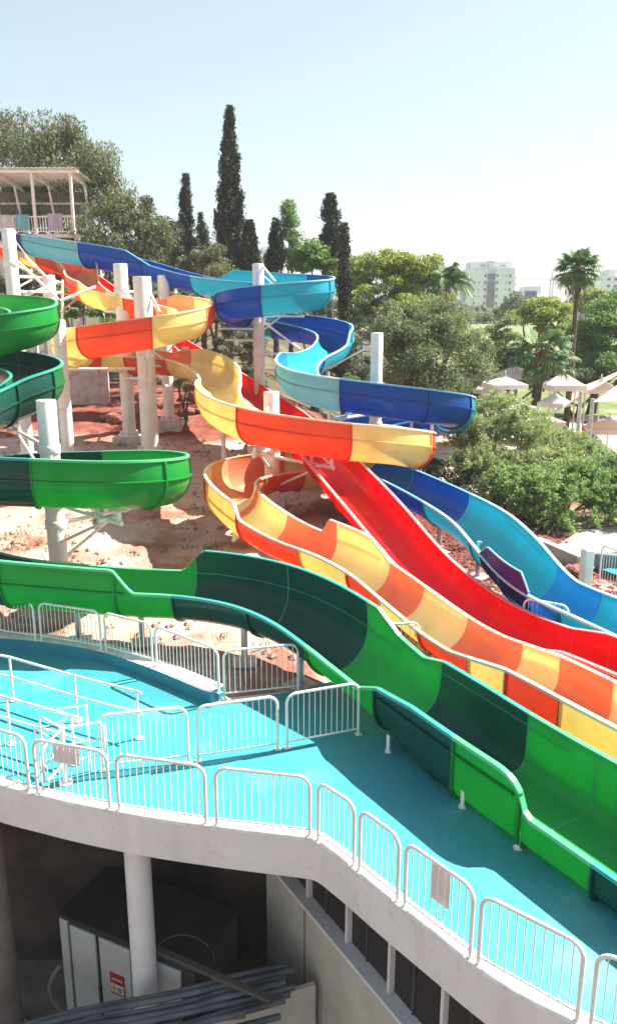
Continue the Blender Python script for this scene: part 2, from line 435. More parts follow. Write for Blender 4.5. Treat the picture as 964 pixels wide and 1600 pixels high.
blue_h = [(0,.1,.1),(1.0,.25,.40),(2.1,.1,.46),(2.45,.1,.05),(3.2,.05,.0),(3.45,.5,.0),(8,.5,.05),(11,.45,.05),(13.6,.5,.03),(13.9,.12,.0),(14.6,.05,.05),(15.3,.04,.40),(17,.0,.46),(22,.05,.48),(26,.05,.45),(27,.1,.05),
  (29.6,.18,.0),(30.0,.18,.0),(30.6,.1,.0),(31.2,.0,-.03),(34,.0,-.1)]
sqk = lambda a,b: [(0,0),(a,0),(b,.85)]
F_green = Flume(green_ctrl, sqkeys=sqk(33.4,34.6), rkeys=[(0,.75),(33,.75),(34.5,.76)], hkeys=green_h)
F_orange = Flume(orange_ctrl, sqkeys=sqk(38,39.3), rkeys=[(0,.75),(33,.75),(36,.63),(41,.63)], hkeys=orange_h)
F_red = Flume(red_ctrl, sigma=.9, sqkeys=[(0,.25),(9.5,.25),(11.2,.85)], rkeys=[(0,.75),(6,.75),(8,.68),(11,.65)], hkeys=red_h)
F_blue = Flume(blue_ctrl, sqkeys=sqk(32,33.2), rkeys=[(0,.75),(32,.75),(33,.72)], hkeys=blue_h)

green = thing('water_slide', 'green spiral water slide of bright and dark green sections, lowest and nearest of the slides', 'water slide', lane(0.72,0,.05))
orange = thing('water_slide', 'twisting water slide of alternating yellow and orange red sections, between green and red slides', 'water slide', lane(2.75,0,.05))
red = thing('water_slide', 'plain red water slide running straight down under the yellow and orange loops', 'water slide', lane(4.55,0,.05))
blue = thing('water_slide', 'blue and turquoise spiral water slide, farthest right beside the leafy bushes', 'water slide', lane(6.1,0,.05))
F_green.run(green, [(2,'G'),(3.2,'G'),(5,'G'),(7,'G'),(9,'D'),(10.6,'D'),(11.75,'T'),(13,'D'),(15,'D'),(17.55,'D'),(19.3,'G'),(20.2,'G'),(22,'G'),(24,'D'),(27.25,'D'),(28.95,'G'),(29.85,'G'),(31.2,'D'),(32.7,'D'),(33.8,'G'),(35.0,'D'),(35.75,'G'),(36.42,'G'),(38,'D')], MG)
F_orange.run(orange, [(.3,'P'),(.8,'R'),(1.25,'Y'),(1.8,'R'),(3,'P'),(4.8,'R'),(6,'Y'),(6.8,'R'),(7.4,'P'),(8.4,'Y'),(8.95,'R'),(10.15,'Y'),(11.6,'R'),(13.4,'Y'),(14,'R'),(14.8,'Y'),(15.9,'R'),(17.4,'Y'),(19,'Y'),(20.95,'Y'),(23,'R'),(24.7,'Y'),(26,'R'),(27,'Y'),(27.6,'R'),(28.5,'Y'),(29.9,'R'),(30.5,'P'),(31.35,'Y'),(31.7,'R'),(33,'Y'),(34.5,'R'),(35.75,'Y'),(36.65,'R'),(37.7,'Y'),(38.5,'R'),(38.9,'Y'),(39.6,'R'),(40.1,'Y'),(40.5,'R'),(41,'Y')], MO)
F_red.run(red, [(.6,'R'),(1.3,'R'),(2,'R'),(2.8,'R'),(3.6,'R'),(4.5,'R'),(5.3,'R'),(6.1,'R'),(7,'R'),(8.2,'R'),(9.4,'R'),(10.6,'R'),(11.0,'R'),(12,'R'),(12.6,'R'),(13,'R')], MR)
F_blue.run(blue, [(.5,'N'),(1.45,'K'),(2.3,'B'),(2.95,'B'),(3.8,'C'),(4.5,'C'),(5.0,'B'),(5.8,'C'),(7.3,'C'),(8.6,'B'),(9.6,'B'),(10.9,'C'),(12.8,'B'),(13.5,'C'),(14.9,'C'),(15.6,'S'),(17.7,'K'),(19.2,'B'),(20.4,'B'),(21.3,'C'),(22.4,'B'),(24,'B'),(25.5,'B'),(27,'B'),(28.1,'B'),(29.6,'C'),(30.6,'C'),(31.7,'S'),(33.2,'C'),(34,'B')], MBL)

F_blue.side_panel(29.95,31.25,1,-.42,.30,.38,MBL['N'][0],MBL['C'][1],blue)
# ------------------------------------------------------------------ raised pool deck
def polyline_smooth(P, per=8): return [q for q in catmull(P, per)[0]]
front_px = [(-260,1135),(-160,1172),(-60,1206),(0,1228),(60,1243),(115,1256),(180,1269),(250,1281),(330,1292),(410,1302),(470,1309),(492,1313),(520,1332),(555,1360),(590,1389),(625,1417),(680,1460),(735,1504),(800,1549),(905,1601),(964,1630),(1080,1680),(1300,1760)]
front = polyline_smooth([atZ(x,y,0) for x,y in front_px], 6)
back_px = [(-160,990),(-60,994),(0,1003),(63,1008),(165,1024),(242,1048),(347,1091)]
back = polyline_smooth([atZ(x,y,0) for x,y in back_px], 5)
b2 = [atZ(470,1078,0), atZ(570,1050,0), atZ(640,1036,0)]
right_pts = [Vector((3.4,15.2,0)), Vector((5.2,16.6,0)), Vector((7.2,18.0,0)), Vector((9.2,19.6,0)), Vector((20,26,0)), Vector((24,8,0)), Vector((16,-2,0))]
outline = front + right_pts[::-1] + b2[::-1] + back[::-1]
def fan_poly(mb, pts, z, mi=0, flip=False):
    bm = bmesh.new(); vs = [bm.verts.new((q.x,q.y,z)) for q in pts]; bm.faces.new(vs)
    bmesh.ops.triangulate(bm, faces=bm.faces[:]); bm.verts.index_update()
    fs = []
    for f in bm.faces:
        ids = [v.index for v in f.verts]
        up = f.normal.z > 0
        if f.normal.length == 0: f.normal_update()
        fs.append(tuple(ids if (up != flip) else ids[::-1]))
    mb.add([(q.x,q.y,z) for q in pts], fs, mi); bm.free()
T_SLAB = .66
plat = MB()
fan_poly(plat, outline, -.006); fan_poly(plat, outline, -T_SLAB, flip=True)
nO = len(outline)
V = []
for q in outline: V += [(q.x,q.y,-.006),(q.x,q.y,-T_SLAB)]
plat.add(V, [(2*i,2*i+1,(2*i+3)%(2*nO),(2*i+2)%(2*nO)) for i in range(nO)], 0)
plat_o = plat.build('deck_slab', fascia_mat); tag(plat_o, 'curved pale concrete deck slab with a broad white edge band, carried on round columns', 'deck slab')

# painted surface
m, nt, out = nodes_of('turquoise_deck_paint')
b = N(nt,'ShaderNodeBsdfPrincipled')
c1, f1, src = noise_color(nt, (.028,.245,.285), (.040,.285,.32), .9, detail=7, lo=.3, hi=.7)
n2 = N(nt,'ShaderNodeTexNoise'); n2.inputs['Scale'].default_value = .42; n2.inputs['Detail'].default_value = 6; n2.inputs['Roughness'].default_value=.6
nt.links.new(src, n2.inputs['Vector'])
rp = N(nt,'ShaderNodeValToRGB'); rp.color_ramp.elements[0].position=.54; rp.color_ramp.elements[0].color=(0,0,0,1); rp.color_ramp.elements[1].position=.74; rp.color_ramp.elements[1].color=(.95,.95,.95,1)
nt.links.new(n2.outputs['Fac'], rp.inputs[0])
mx = N(nt,'ShaderNodeMix', data_type='RGBA'); nt.links.new(rp.outputs[0], mx.inputs['Factor']); nt.links.new(c1, mx.inputs['A']); mx.inputs['B'].default_value=(.17,.42,.45,1)  # pale patches imitate sun glare in the paint colour
# darker foot-worn specks
n4 = N(nt,'ShaderNodeTexNoise'); n4.inputs['Scale'].default_value=9; n4.inputs['Detail'].default_value=8; nt.links.new(src,n4.inputs['Vector'])
r4 = N(nt,'ShaderNodeMapRange'); r4.inputs['From Min'].default_value=.3; r4.inputs['From Max'].default_value=.7; r4.inputs['To Min'].default_value=.90; r4.inputs['To Max'].default_value=1.06
nt.links.new(n4.outputs['Fac'], r4.inputs['Value'])
ml = N(nt,'ShaderNodeMix', data_type='RGBA', blend_type='MULTIPLY'); ml.inputs['Factor'].default_value=1; nt.links.new(mx.outputs['Result'], ml.inputs['A']); nt.links.new(r4.outputs[0], ml.inputs['B'])
nt.links.new(ml.outputs['Result'], b.inputs['Base Color'])
rr = N(nt,'ShaderNodeMapRange'); rr.inputs['To Min'].default_value=.75; rr.inputs['To Max'].default_value=.30
nt.links.new(n2.outputs['Fac'], rr.inputs['Value']); nt.links.new(rr.outputs[0], b.inputs['Roughness'])
n5 = N(nt,'ShaderNodeTexNoise'); n5.inputs['Scale'].default_value=60; nt.links.new(src,n5.inputs['Vector'])
bp = N(nt,'ShaderNodeBump'); bp.inputs['Strength'].default_value=.15; bp.inputs['Distance'].default_value=.01; nt.links.new(n5.outputs['Fac'],bp.inputs['Height']); nt.links.new(bp.outputs[0], b.inputs['Normal'])
nt.links.new(b.outputs[0], out.inputs[0]); deck_paint = m

# inset edge of the paint: white kerb band at the front
def offset_line(pts, d):
    o = []
    for i,q in enumerate(pts):
        t = (pts[min(i+1,len(pts)-1)]-pts[max(i-1,0)]); t.z=0; t.normalize()
        o.append(q + Vector((-t.y,t.x,0))*d)
    return o
front_in = offset_line(front, .17)
back_in = offset_line(back, -.32)
sur = MB(); deck_out = front_in + [q*1.0 for q in right_pts[::-1]] + b2[::-1] + back_in[::-1]
fan_poly(sur, deck_out, 0.0)
deck = sur.build('pool_deck', deck_paint); deck['kind'] = 'structure'

def strip_block(pts_a, pts_b, z0, z1, mb, mi_top=0, mi_side=0, chamfer=.012):
    """solid strip between two plan lines"""
    V=[]; n=len(pts_a)
    for a,b_ in zip(pts_a,pts_b):
        d=(b_-a).normalized()*chamfer
        V += [(a.x,a.y,z0),(a.x,a.y,z1-chamfer),(a.x+d.x,a.y+d.y,z1),(b_.x-d.x,b_.y-d.y,z1),(b_.x,b_.y,z1-chamfer),(b_.x,b_.y,z0)]
    for i in range(n-1):
        for q,mi in ((0,mi_side),(1,mi_side),(2,mi_top),(3,mi_side),(4,mi_side)):
            mb.add([V[i*6+q],V[i*6+q+1],V[(i+1)*6+q+1],V[(i+1)*6+q]], [(0,1,2,3)], mi)
    mb.add(V[:6],[(5,4,3,2,1,0)],mi_side); mb.add(V[-6:],[(0,1,2,3,4,5)],mi_side)
k = MB(); strip_block(offset_line(front,-.012), front_in, -.03, .035, k)
ko = k.build('front_kerb', kerb_white); ko['kind']='structure'
turq_side = mat_simple('turquoise_upstand', (.018,.22,.28), (.015,.18,.25), 2, .5)
k = MB(); strip_block(offset_line(back,.10), back_in, -.03, .24, k, 0, 1)
for i in range(len(k.f)):
    pass
ko = k.build('back_kerb', [kerb_white, turq_side]); ko['kind']='structure'

# ------------------------------------------------------------------ fence panels
bar_mesh_cache = {}
def fence_panel(A, B, h, label, group, nb=None, name='fence_panel'):
    A, B = Vector(A), Vector(B); d = B-A; W = math.hypot(d.x,d.y); rz = math.atan2(d.y,d.x)+random.uniform(-.012,.012); dz = d.z
    root = thing(name, label, 'fence panel', A, rz, group)
    def L(x, z): return Vector((x, 0, z + dz*x/W))
    rc = min(.16, W*.3); g = .03
    fr = MB(); pts = [L(g,0), L(g,h*.5), L(g,h-rc)]
    for a in range(1,7): t=a/6*math.pi/2; pts.append(L(g+rc-rc*math.cos(t), h-rc+rc*math.sin(t)))
    pts.append(L(W*.5,h))
    for a in range(0,7): t=a/6*math.pi/2; pts.append(L(W-g-rc+rc*math.sin(t), h-rc+rc*math.cos(t)))
    pts += [L(W-g,h*.5), L(W-g,0)]
    fr.tube(pts, .025, 10); o = Vector((0,0,0))
    f = fr.build('frame', white_steel, root, origin=o)
    br = MB(); br.tube([L(g,.11), L(W-g,.11)], .016, 8); br.build('bottom_rail', white_steel, root, origin=o)
    for xx in (g, W-g):
        fp = MB(); fp.box(L(xx,.006), (.11,.10,.012), bevel=.004); fp.build('foot_plate', white_steel, root, origin=o)
    nb = nb or max(4, int(round((W-.1)/.105)))
    for i in range(nb):
        x = g + (W-2*g)*(i+1)/(nb+1)
        edge = min(x-g, W-g-x); zt = h if edge >= rc else h-rc+math.sqrt(max(0, rc*rc-(rc-edge)**2))
        bb = MB(); bb.tube([L(x,.11), L(x,zt)], .0075, 6, caps=False); bb.build('bar', white_steel, root, origin=o)
    return root
GF, GB, GM = 'fence panels along the curved front edge', 'fence panels on the raised back kerb', 'fence panels crossing the middle of the deck'
def fp_px(x0,y0,x1,y1,h,label,group,z=.035): return fence_panel(atZ(x0,y0,z), atZ(x1,y1,z), h, label, group)
H = .93
fp_px(-118,1180,-58,1202,H,'front edge fence panel at the far left, cut off by the picture edge',GF)
fp_px(-54,1204,50,1237,H,'partly visible front edge fence panel left of the panel carrying the left grey sheet',GF)
fp_px(57,1240,175,1264,H,'front edge fence panel with a wide sheet hung at its top',GF)
fp_px(184,1266,326,1287,H,'front edge fence panel directly above the round white column',GF)
fp_px(336,1289,487,1307,H,'widest looking front edge fence panel, left of the bend in the deck edge',GF)
fp_px(495,1312,555,1355,H,'narrow front edge fence panel just right of the bend in the deck edge',GF)
fp_px(559,1359,624,1411,H,'second narrow front edge fence panel right of the bend, with nothing hung on it',GF)
fp_px(629,1415,737,1500,H,'front edge fence panel with a tall pinkish sheet hung in its middle',GF)
fp_px(743,1505,906,1596,H,'large bare front edge fence panel, last whole one at the bottom right',GF)
fp_px(917,1602,1080,1674,H,'front edge fence panel cut off at the bottom right picture corner',GF)
zb=.24
def fb(x0,y0,x1,y1,label): fp_px(x0,y0,x1,y1,.86,label,GB,zb)
fb(-130,978,-48,983,'back kerb fence panel outside the left picture edge')
fb(-44,984,59,1000,'back kerb fence panel cut by the left picture edge, in front of the green slide')
fb(64,1000,161,1016,'back kerb fence panel directly under the dark to bright green joint of the slide')
fb(165,1017,240,1038,'narrow back kerb fence panel in front of the slide leg with its square footing')
fb(244,1040,345,1082,'steeply receding back kerb fence panel, last one before the kerb ends')
fence_panel(atZ(349,1092,.01), atZ(468,1079,.01), .98, 'fence panel turned across the back kerb end, before a grey slide post', GB)
fence_panel(atZ(158,1204,.01), atZ(298,1190,.01), .98, 'left hand middle fence panel, beside the sloping handrail end', GM)
fence_panel(atZ(307,1190,.01), atZ(437,1171,.01), .98, 'centre panel of the three crossing the sunny middle deck', GM)
fence_panel(atZ(446,1169,.01), atZ(562,1147,.01), .98, 'middle fence panel ending against the green slide, half in shadow', GM)
gp = 'short fence panels by the slides'
fence_panel(atZ(594,1040,.01), atZ(655,1035,.01), .9, 'short fence panel behind the green slide on the bare earth', gp)
fence_panel(lane(5.33,-4.6,.01)+Vector((-.3,.1,0)), lane(5.33,-4.1,.01)+Vector((.3,0,0)), 1.0, 'fence panel whose top shows between the red and blue slides', gp)
gq = 'fence panels by the far turquoise pool'
fence_panel(Vector((7.75,20.3,0)), Vector((8.3,18.9,0)), 1.1, 'fence panel beside the thick white post, right of the blue slide', gq)
fence_panel(Vector((8.36,18.75,0)), Vector((8.9,17.4,0)), 1.1, 'fence panel cut by the right picture edge in front of the far pool', gq)

# hung sheets seen from their blank backs
sheet_mat = mat_simple('weathered_sheet', (.74,.62,.59), (.62,.51,.49), 3, .6)
def hung_sheet(A, B, t0, t1, z0, z1, label):
    A,B = Vector(A),Vector(B); d=(B-A); rz=math.atan2(d.y,d.x); W=d.length
    root = A + d*t0; w_=(t1-t0)*W
    mb=MB(); n=48
    for sgn in (0,1):
        V=[];
        for i in range(n+1):
            x=w_*i/n; y=.045+.008*abs(math.sin(i/n*math.pi*5))**.3+sgn*.006
            V += [(x,y,z0),(x,y,z1)]
        mb.add(V,[((2*i,2*i+2,2*i+3,2*i+1) if sgn==0 else (2*i+1,2*i+3,2*i+2,2*i)) for i in range(n)],0)
    o=mb.build('hung_sheet', sheet_mat); o.location=root; o.rotation_euler=(0,0,rz)
    for v in o.data.vertices: pass
    tag(o,label,'hung sheet',group='sheets hung on the front fence')
hung_sheet(atZ(57,1240,.035),atZ(175,1264,.035),.26,.60,.58,.90,'wide greyish pink corrugated sheet tied to the top of the left front fence')
hung_sheet(atZ(629,1415,.035),atZ(737,1500,.035),.36,.62,.36,.90,'tall pinkish corrugated sheet hung in the middle of the right front fence')

# ------------------------------------------------------------------ ramp handrails and turnstile
def handrail(P, h, label, posts, ext0=.0):
    root = thing('handrail', label, 'handrail', P[posts[0]], 0, 'white two rail handrails on the deck')
    top=[q+Vector((0,0,h)) for q in P]; mid=[q+Vector((0,0,h*.55)) for q in P]
    a=MB(); a.tube(top,.024,10); a.build('top_rail',white_steel,root)
    a=MB(); a.tube(mid,.02,10); a.build('middle_rail',white_steel,root)
    for i in posts:
        a=MB(); a.tube([P[i],P[i]+Vector((0,0,h-.02))],.022,10); pm=a.build('post',white_steel,root)
        a=MB(); a.lathe([(0,.012),(.075,.012),(.08,.004),(.08,0)],P[i],14); a.build('foot_plate',white_steel,pm)
r1=[atZ(-140,1054,.01),atZ(-70,1074,.01),atZ(22,1094,.01),atZ(122,1126,.01),atZ(218,1153,.01),atZ(226,1156,.01)]
handrail(r1,.88,'rear two rail handrail running down to a post near the middle fence',[0,1,2,3,4])
r2=[atZ(-130,1108,.01),atZ(-70,1130,.01),atZ(18,1162,.01),atZ(118,1193,.01),atZ(136,1199,.01)]
handrail(r2,.86,'front two rail handrail ending at the turnstile behind the left fence',[0,1,2,3])
tp = atZ(104,1222,.01); ts = thing('turnstile','small white tubular turnstile with rotating arms beside the front handrail','turnstile',tp)
a=MB(); a.tube([tp,tp+Vector((0,0,.98))],.045,12); a.build('post',white_steel,ts)
a=MB(); a.lathe([(0,.012),(.11,.012),(.115,0)],tp,14); a.build('foot_plate',white_steel,ts)
for ang in (20,140,260):
    d=Vector((math.cos(R(ang)),math.sin(R(ang)),0)); s=Vector((-d.y,d.x,0))
    a=MB(); L_=.62
    a.tube([tp+d*.04+Vector((0,0,.93)),tp+d*(L_-.06)+Vector((0,0,.93)),tp+d*L_+Vector((0,0,.86)),tp+d*L_+Vector((0,0,.42)),tp+d*(L_-.06)+Vector((0,0,.35)),tp+d*.04+Vector((0,0,.35))],.018,8)
    a.tube([tp+d*.04+Vector((0,0,.64)),tp+d*L_+Vector((0,0,.64))],.013,8); a.build('arm',white_steel,ts)
f0=atZ(143,1204,.01)
a=MB(); a.tube([f0,f0+Vector((0,0,1.15)),f0+Vector((-.5,.12,1.02))],.018,8); a.build('guide_frame',white_steel,ts)
f1=atZ(62,1218,.01)
a=MB(); a.tube([f1,f1+Vector((0,0,.85)),f1+Vector((.45,.2,.95))],.018,8); a.build('guide_frame',white_steel,ts)

# ------------------------------------------------------------------ below the deck
ZF=-5.0
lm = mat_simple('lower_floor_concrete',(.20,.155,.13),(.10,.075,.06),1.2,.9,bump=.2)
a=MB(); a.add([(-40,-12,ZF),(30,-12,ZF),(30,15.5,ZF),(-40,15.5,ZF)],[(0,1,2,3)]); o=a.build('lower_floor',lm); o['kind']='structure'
def column(px,Y,r,label,cmat=None):
    q=atY(px,1400,Y); root=thing('concrete_column',label,'column',(q.x,q.y,ZF),0,'round columns under the deck')
    a=MB(); a.lathe([(r*1.0,ZF),(r,-T_SLAB-.004)],(q.x,q.y,0),28); a.build('shaft',cmat or fascia_mat,root)
    a=MB(); a.lathe([(0,ZF+.012),(r+.09,ZF+.012),(r+.1,ZF)],(q.x,q.y,0),28); a.build('base',concrete,root)
column(219,10.62,.20,'round white column in front of the cabinet under the deck')
column(-4,11.2,.20,'round column coloured as if in shade at the left picture edge under the deck',mat_simple('shaded_column',(.20,.155,.13),(.13,.095,.08),1.5,.85,bump=.2))  # shade under the deck put into this column's darker colour
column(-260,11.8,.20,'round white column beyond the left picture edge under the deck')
# retaining wall at the back of the undercroft, darkened in colour for its shade
rockm = mat_simple('shaded_undercroft_wall',(.085,.05,.038),(.018,.012,.010),.9,.95,bump=.9,bscale=3)
a=MB(); a.box((-8,12.95,-2.86),(22,.3,4.28)); o=a.build('undercroft_wall',rockm); tag(o,'dark rock faced wall at the back of the space under the deck','retaining wall')
# cream wall with mesh windows
A0=Vector((-1.05,12.5,0)); B0=Vector((2.9,5.8,0)); dd=(B0-A0).normalized(); nn=Vector((dd.y,-dd.x,0))  # nn faces viewer-left
nn = nn if nn.x<0 else -nn
q1=atY(407,1430,12.15); sill0=atZ(450,1372,-2.15); sill1=atZ(642,1600,-2.15)
dd=(sill1-sill0).normalized(); nn=Vector((dd.y,-dd.x,0)); nn = nn if nn.x<0 else -nn
wroot=thing('plant_room_wall','cream plastered wall under the deck with a strip of dark mesh windows along its top','wall',(sill0.x,sill0.y,ZF))
rzw=math.atan2(dd.y,dd.x)
Lw0,Lw1=-.78,6.0; mid=(Lw0+Lw1)/2
def wp(s,n,z): v=sill0+dd*s+nn*n; return Vector((v.x,v.y,z))
a=MB(); a.box(wp(mid,-.12,(ZF-2.15)/2),(Lw1-Lw0,.24,-2.15-ZF),rzw); a.build('wall_panel',wall_cream,wroot)
a=MB(); a.box(wp(mid,.0,-2.12),(Lw1-Lw0+.04,.30,.06),rzw,bevel=.01); a.build('sill',fascia_mat,wroot)
a=MB(); a.box(wp(-.55,-.12,(-2.09-T_SLAB)/2-.002),(.36,.22,2.09-T_SLAB-.01),rzw); a.build('pier',wall_cream,wroot)
# mesh window
m,nt,out=nodes_of('dark_mesh'); b=N(nt,'ShaderNodeBsdfPrincipled'); b.inputs['Roughness'].default_value=.6
tc=N(nt,'ShaderNodeTexCoord'); ck=N(nt,'ShaderNodeTexBrick'); ck.inputs['Scale'].default_value=9; ck.offset=.5
ck.inputs['Color1'].default_value=(.04,.026,.02,1); ck.inputs['Color2'].default_value=(.028,.022,.02,1); ck.inputs['Mortar'].default_value=(.012,.01,.01,1); ck.inputs['Mortar Size'].default_value=.06
mp=N(nt,'ShaderNodeMapping'); mp.inputs['Rotation'].default_value=(R(90),0,rzw); nt.links.new(tc.outputs['Object'],mp.inputs[0]); nt.links.new(mp.outputs[0],ck.inputs['Vector'])
nt.links.new(ck.outputs['Color'],b.inputs['Base Color']); nt.links.new(b.outputs[0],out.inputs[0]); meshm=m
xs=[-.36,.62,1.75,2.8,3.9,5.0,6.0]
for s0,s1 in zip(xs,xs[1:]):
    a=MB(); a.box(wp((s0+s1)/2,-.1,(-2.09-T_SLAB)/2),(s1-s0-.07,.03,2.09-T_SLAB-.02),rzw); wd=a.build('mesh_window',meshm,wroot)
    a=MB(); a.box(wp(s1,-.06,(-2.09-T_SLAB)/2),(.055,.12,2.09-T_SLAB-.012),rzw); a.build('mullion',fascia_mat,wd)
    if s1-s0>.8:
        a=MB(); a.box(wp(s0+(s1-s0)*.42,-.075,(-2.09-T_SLAB)/2),(.025,.04,2.09-T_SLAB-.014),rzw); a.build('bar',dark_steel,wd)
a=MB(); a.box(wp(.55,.006,-3.4),(.02,.012,2.4),rzw); a.build('panel_joint',mat_simple('rust_joint',(.22,.10,.07),None,8,.8),wroot)
# cabinet
CZ=-2.9; c0=atZ(93,1424,CZ); c1=atZ(303,1512,CZ); cd=(c1-c0).normalized(); cn=Vector((-cd.y,cd.x,0)); cn = cn if cn.y>0 else -cn
Lc=(c1-c0).length; rzc=math.atan2(cd.y,cd.x)
croot=thing('storage_cabinet','grey white equipment cabinet with louvre free doors and a red warning sign, under the deck','cabinet',(c0.x,c0.y,ZF))
def cp(s,n,z): v=c0+cd*s+cn*n; return Vector((v.x,v.y,z))
cabm=mat_simple('cabinet_paint',(.56,.53,.49),(.46,.43,.39),1.5,.55)
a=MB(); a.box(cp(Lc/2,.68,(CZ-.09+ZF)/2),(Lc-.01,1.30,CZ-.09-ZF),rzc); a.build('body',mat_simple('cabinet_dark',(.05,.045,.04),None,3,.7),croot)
a=MB(); a.box(cp(Lc/2,.66,CZ-.035),(Lc+.06,1.42,.07),rzc,bevel=.01); a.build('top',mat_simple('cabinet_top',(.022,.019,.018),(.015,.013,.012),2,.7),croot)  # top colour blackened to stand in for the undercroft shade
a=MB(); a.box(cp(.09,.0,(CZ-.10+ZF)/2),(.17,.06,CZ-.12-ZF),rzc,bevel=.01); a.build('corner_post',cabm,croot)
def s_at(px):
    lo,hi=-1.0,Lc+2
    for _ in range(40):
        m_=(lo+hi)/2; v=cp(m_,-.03,CZ-.6); zc=(v.y)*math.cos(PITCH)+(CAM.z-v.z)*math.sin(PITCH); q_=482+FPX*v.x/zc
        if q_<px: lo=m_
        else: hi=m_
    return lo
for s0,s1 in ((s_at(111),s_at(150)),(s_at(156),s_at(204)),(s_at(241),s_at(283))):
    a=MB(); a.box(cp((s0+s1)/2,.0,(CZ-.16+ZF)/2),(s1-s0,.045,CZ-.2-ZF),rzc,bevel=.008); dr=a.build('door',cabm,croot)
    a=MB(); a.box(cp(s1+.03,-.03,CZ-1.25),(.025,.03,.16),rzc,bevel=.005); a.box(cp(s1+.03,-.02,CZ-1.45),(.02,.02,.2),rzc); a.build('handle',dark_steel,dr)
# warning sign: red field, yellow diamond, lettering blocks too small to read
sg=MB(); red_s=mat_simple('sign_red',(.42,.02,.02),None,9,.5); wht_s=mat_simple('sign_white',(.70,.66,.60),None,9,.5); yel_s=mat_simple('sign_yellow',(.65,.42,.03),None,9,.5); blk_s=mat_simple('sign_black',(.03,.03,.03),None,9,.6)
sc_=s_at(182); sz=CZ-.98
sg.box(cp(sc_,-.030,sz),(.30,.012,.42),rzc,mi=0); sg.box(cp(sc_,-.039,sz-.085),(.27,.008,.17),rzc,mi=1)
M_=Matrix.Rotation(rzc,3,'Z')@Matrix.Rotation(R(45),3,'Y'); sg.box(cp(sc_-.065,-.046,sz-.085),(.085,.008,.085),mat=M_,mi=2); sg.box(cp(sc_-.065,-.052,sz-.085),(.012,.006,.05),rzc,mi=3)
for zz,xx,ww in ((.03,.06,.09),(0,.055,.10),(-.03,.065,.07)): 
    for q in range(4): sg.box(cp(sc_+xx+(q-1.5)*ww/4,-.046,sz-.085+zz),(ww/4*.6,.006,.016),rzc,mi=3)
for q in range(6): sg.box(cp(sc_+(q-2.5)*.038,-.040,sz+.10),(.022,.008,.035),rzc,mi=1)
sg.build('warning_sign',[red_s,wht_s,yel_s,blk_s],croot)
# low wall / trench box
e0=atZ(383,1556,-3.35); e1=atZ(414,1563,-3.35); e2=atZ(492,1540,-3.35)
lw=thing('low_wall','low cream wall corner at the end of the pipe bundle','low wall',(e1.x,e1.y,ZF))
def wallseg(mb,P,Q,z0,z1,t):
    d=Q-P; rz=math.atan2(d.y,d.x); n_=Vector((-d.y,d.x,0)).normalized(); c=(P+Q)/2+n_*t/2; mb.box((c.x,c.y,(z0+z1)/2),(d.length,t,z1-z0),rz,bevel=.01)
a=MB(); wallseg(a,e1,e2+(e2-e1)*.02,ZF,-3.35,.10); a.build('front_panel',wall_cream,lw)
a=MB(); wallseg(a,e0+(e0-e1)*0,e1,ZF,-3.36,.10); a.build('side_panel',wall_cream,lw)
f_=atZ(250,1605,-3.75); a=MB(); wallseg(a,f_+(f_-e0)*1.2,e0,ZF,-3.8,.10); a.build('stepped_panel',wall_cream,lw)
# pipe bundle
pipem=mat_simple('dusty_grey_pipe',(.155,.155,.175),(.05,.05,.058),2.5,.6,bump=.25,bscale=12,vec_scale=(.6,2,2))
pg='grey plastic pipes in the bundle under the deck'
plabels=['pipe lying highest and farthest back in the bundle','second pipe from the back, in the top layer','third pipe from the back, dusty along its top','pipe in the middle of the bundle','third pipe from the front of the bundle','second pipe from the front, half under its neighbours','pipe nearest the viewer at the front of the bundle','lowest pipe peeping out below the front of the bundle']
for i in range(8):
    n_=i*.107+(0,.01,-.012,.014,-.008,.0,.012,.03)[i]; zt=-3.02-.03*i-(.03,0,.035,0,.02,.05,0,.12)[i]; pr=(.046,.05,.044,.052,.047,.045,.05,.05)[i]
    A=atZ(-40,1612,-3.1); Bm=atZ(290,1548,-3.1); Cc=atZ(470,1508,-3.1)
    off=Vector((-.28,-.96,0)).normalized()*n_+Vector((0,0,0)); jx=random.uniform(-.25,.05)
    P=[A+off,(A*.6+Bm*.4)+off+Vector((0,0.10,.0)),Bm+off+Vector((0,.03,0)),(Bm+Cc)/2+off+Vector((0,.03,0)),Cc+off*.9+Vector((jx,jx*.25,0))]
    for q,v in enumerate(P): v.z=zt-.22*(1-q/4)**2+random.uniform(-.03,.03)
    pts=[q for q in catmull(P,8)[0]]
    a=MB(); a.tube(pts,pr,12,caps=False); a.tube(pts,pr-.008,12,caps=False)
    e=pts[-1]; o=a.build('pipe',pipem,origin=pts[0]); tag(o,plabels[i],'pipe',pg)
for px,lab in ((215,'thin dark strap tied round the left end of the pipe bundle'),):
    pass
bm0=atZ(232,1478,-2.86); bm1=atZ(424,1562,-2.86)
a=MB(); a.bar(bm0,bm1,.10,.07); o=a.build('steel_beam',mat_simple('brown_beam',(.09,.075,.06),None,4,.7),origin=bm0); tag(o,'dark brown beam lying diagonally across the pipe bundle','beam')
# loose hose
a=MB(); hc=atZ(285,1500,-3.0); a.tube([hc+Vector((.5*math.cos(t/14*math.pi),.15,.55*math.sin(t/14*math.pi)-.2)) for t in range(15)],.008,6); o=a.build('hose',mat_simple('grey_hose',(.13,.12,.11),None,4,.6),origin=hc); tag(o,'thin dark hose arching up behind the cabinet','hose')
hc=atZ(98,1570,-4.0)
a=MB(); a.tube([hc+Vector((-.22*math.sin(t/10*math.pi),.1,1.0*t/10-.3)) for t in range(11)],.04,8); o=a.build('hose',MATS['grey_hose'],origin=hc); tag(o,'thick grey hose bent beside the left corner of the cabinet','hose')
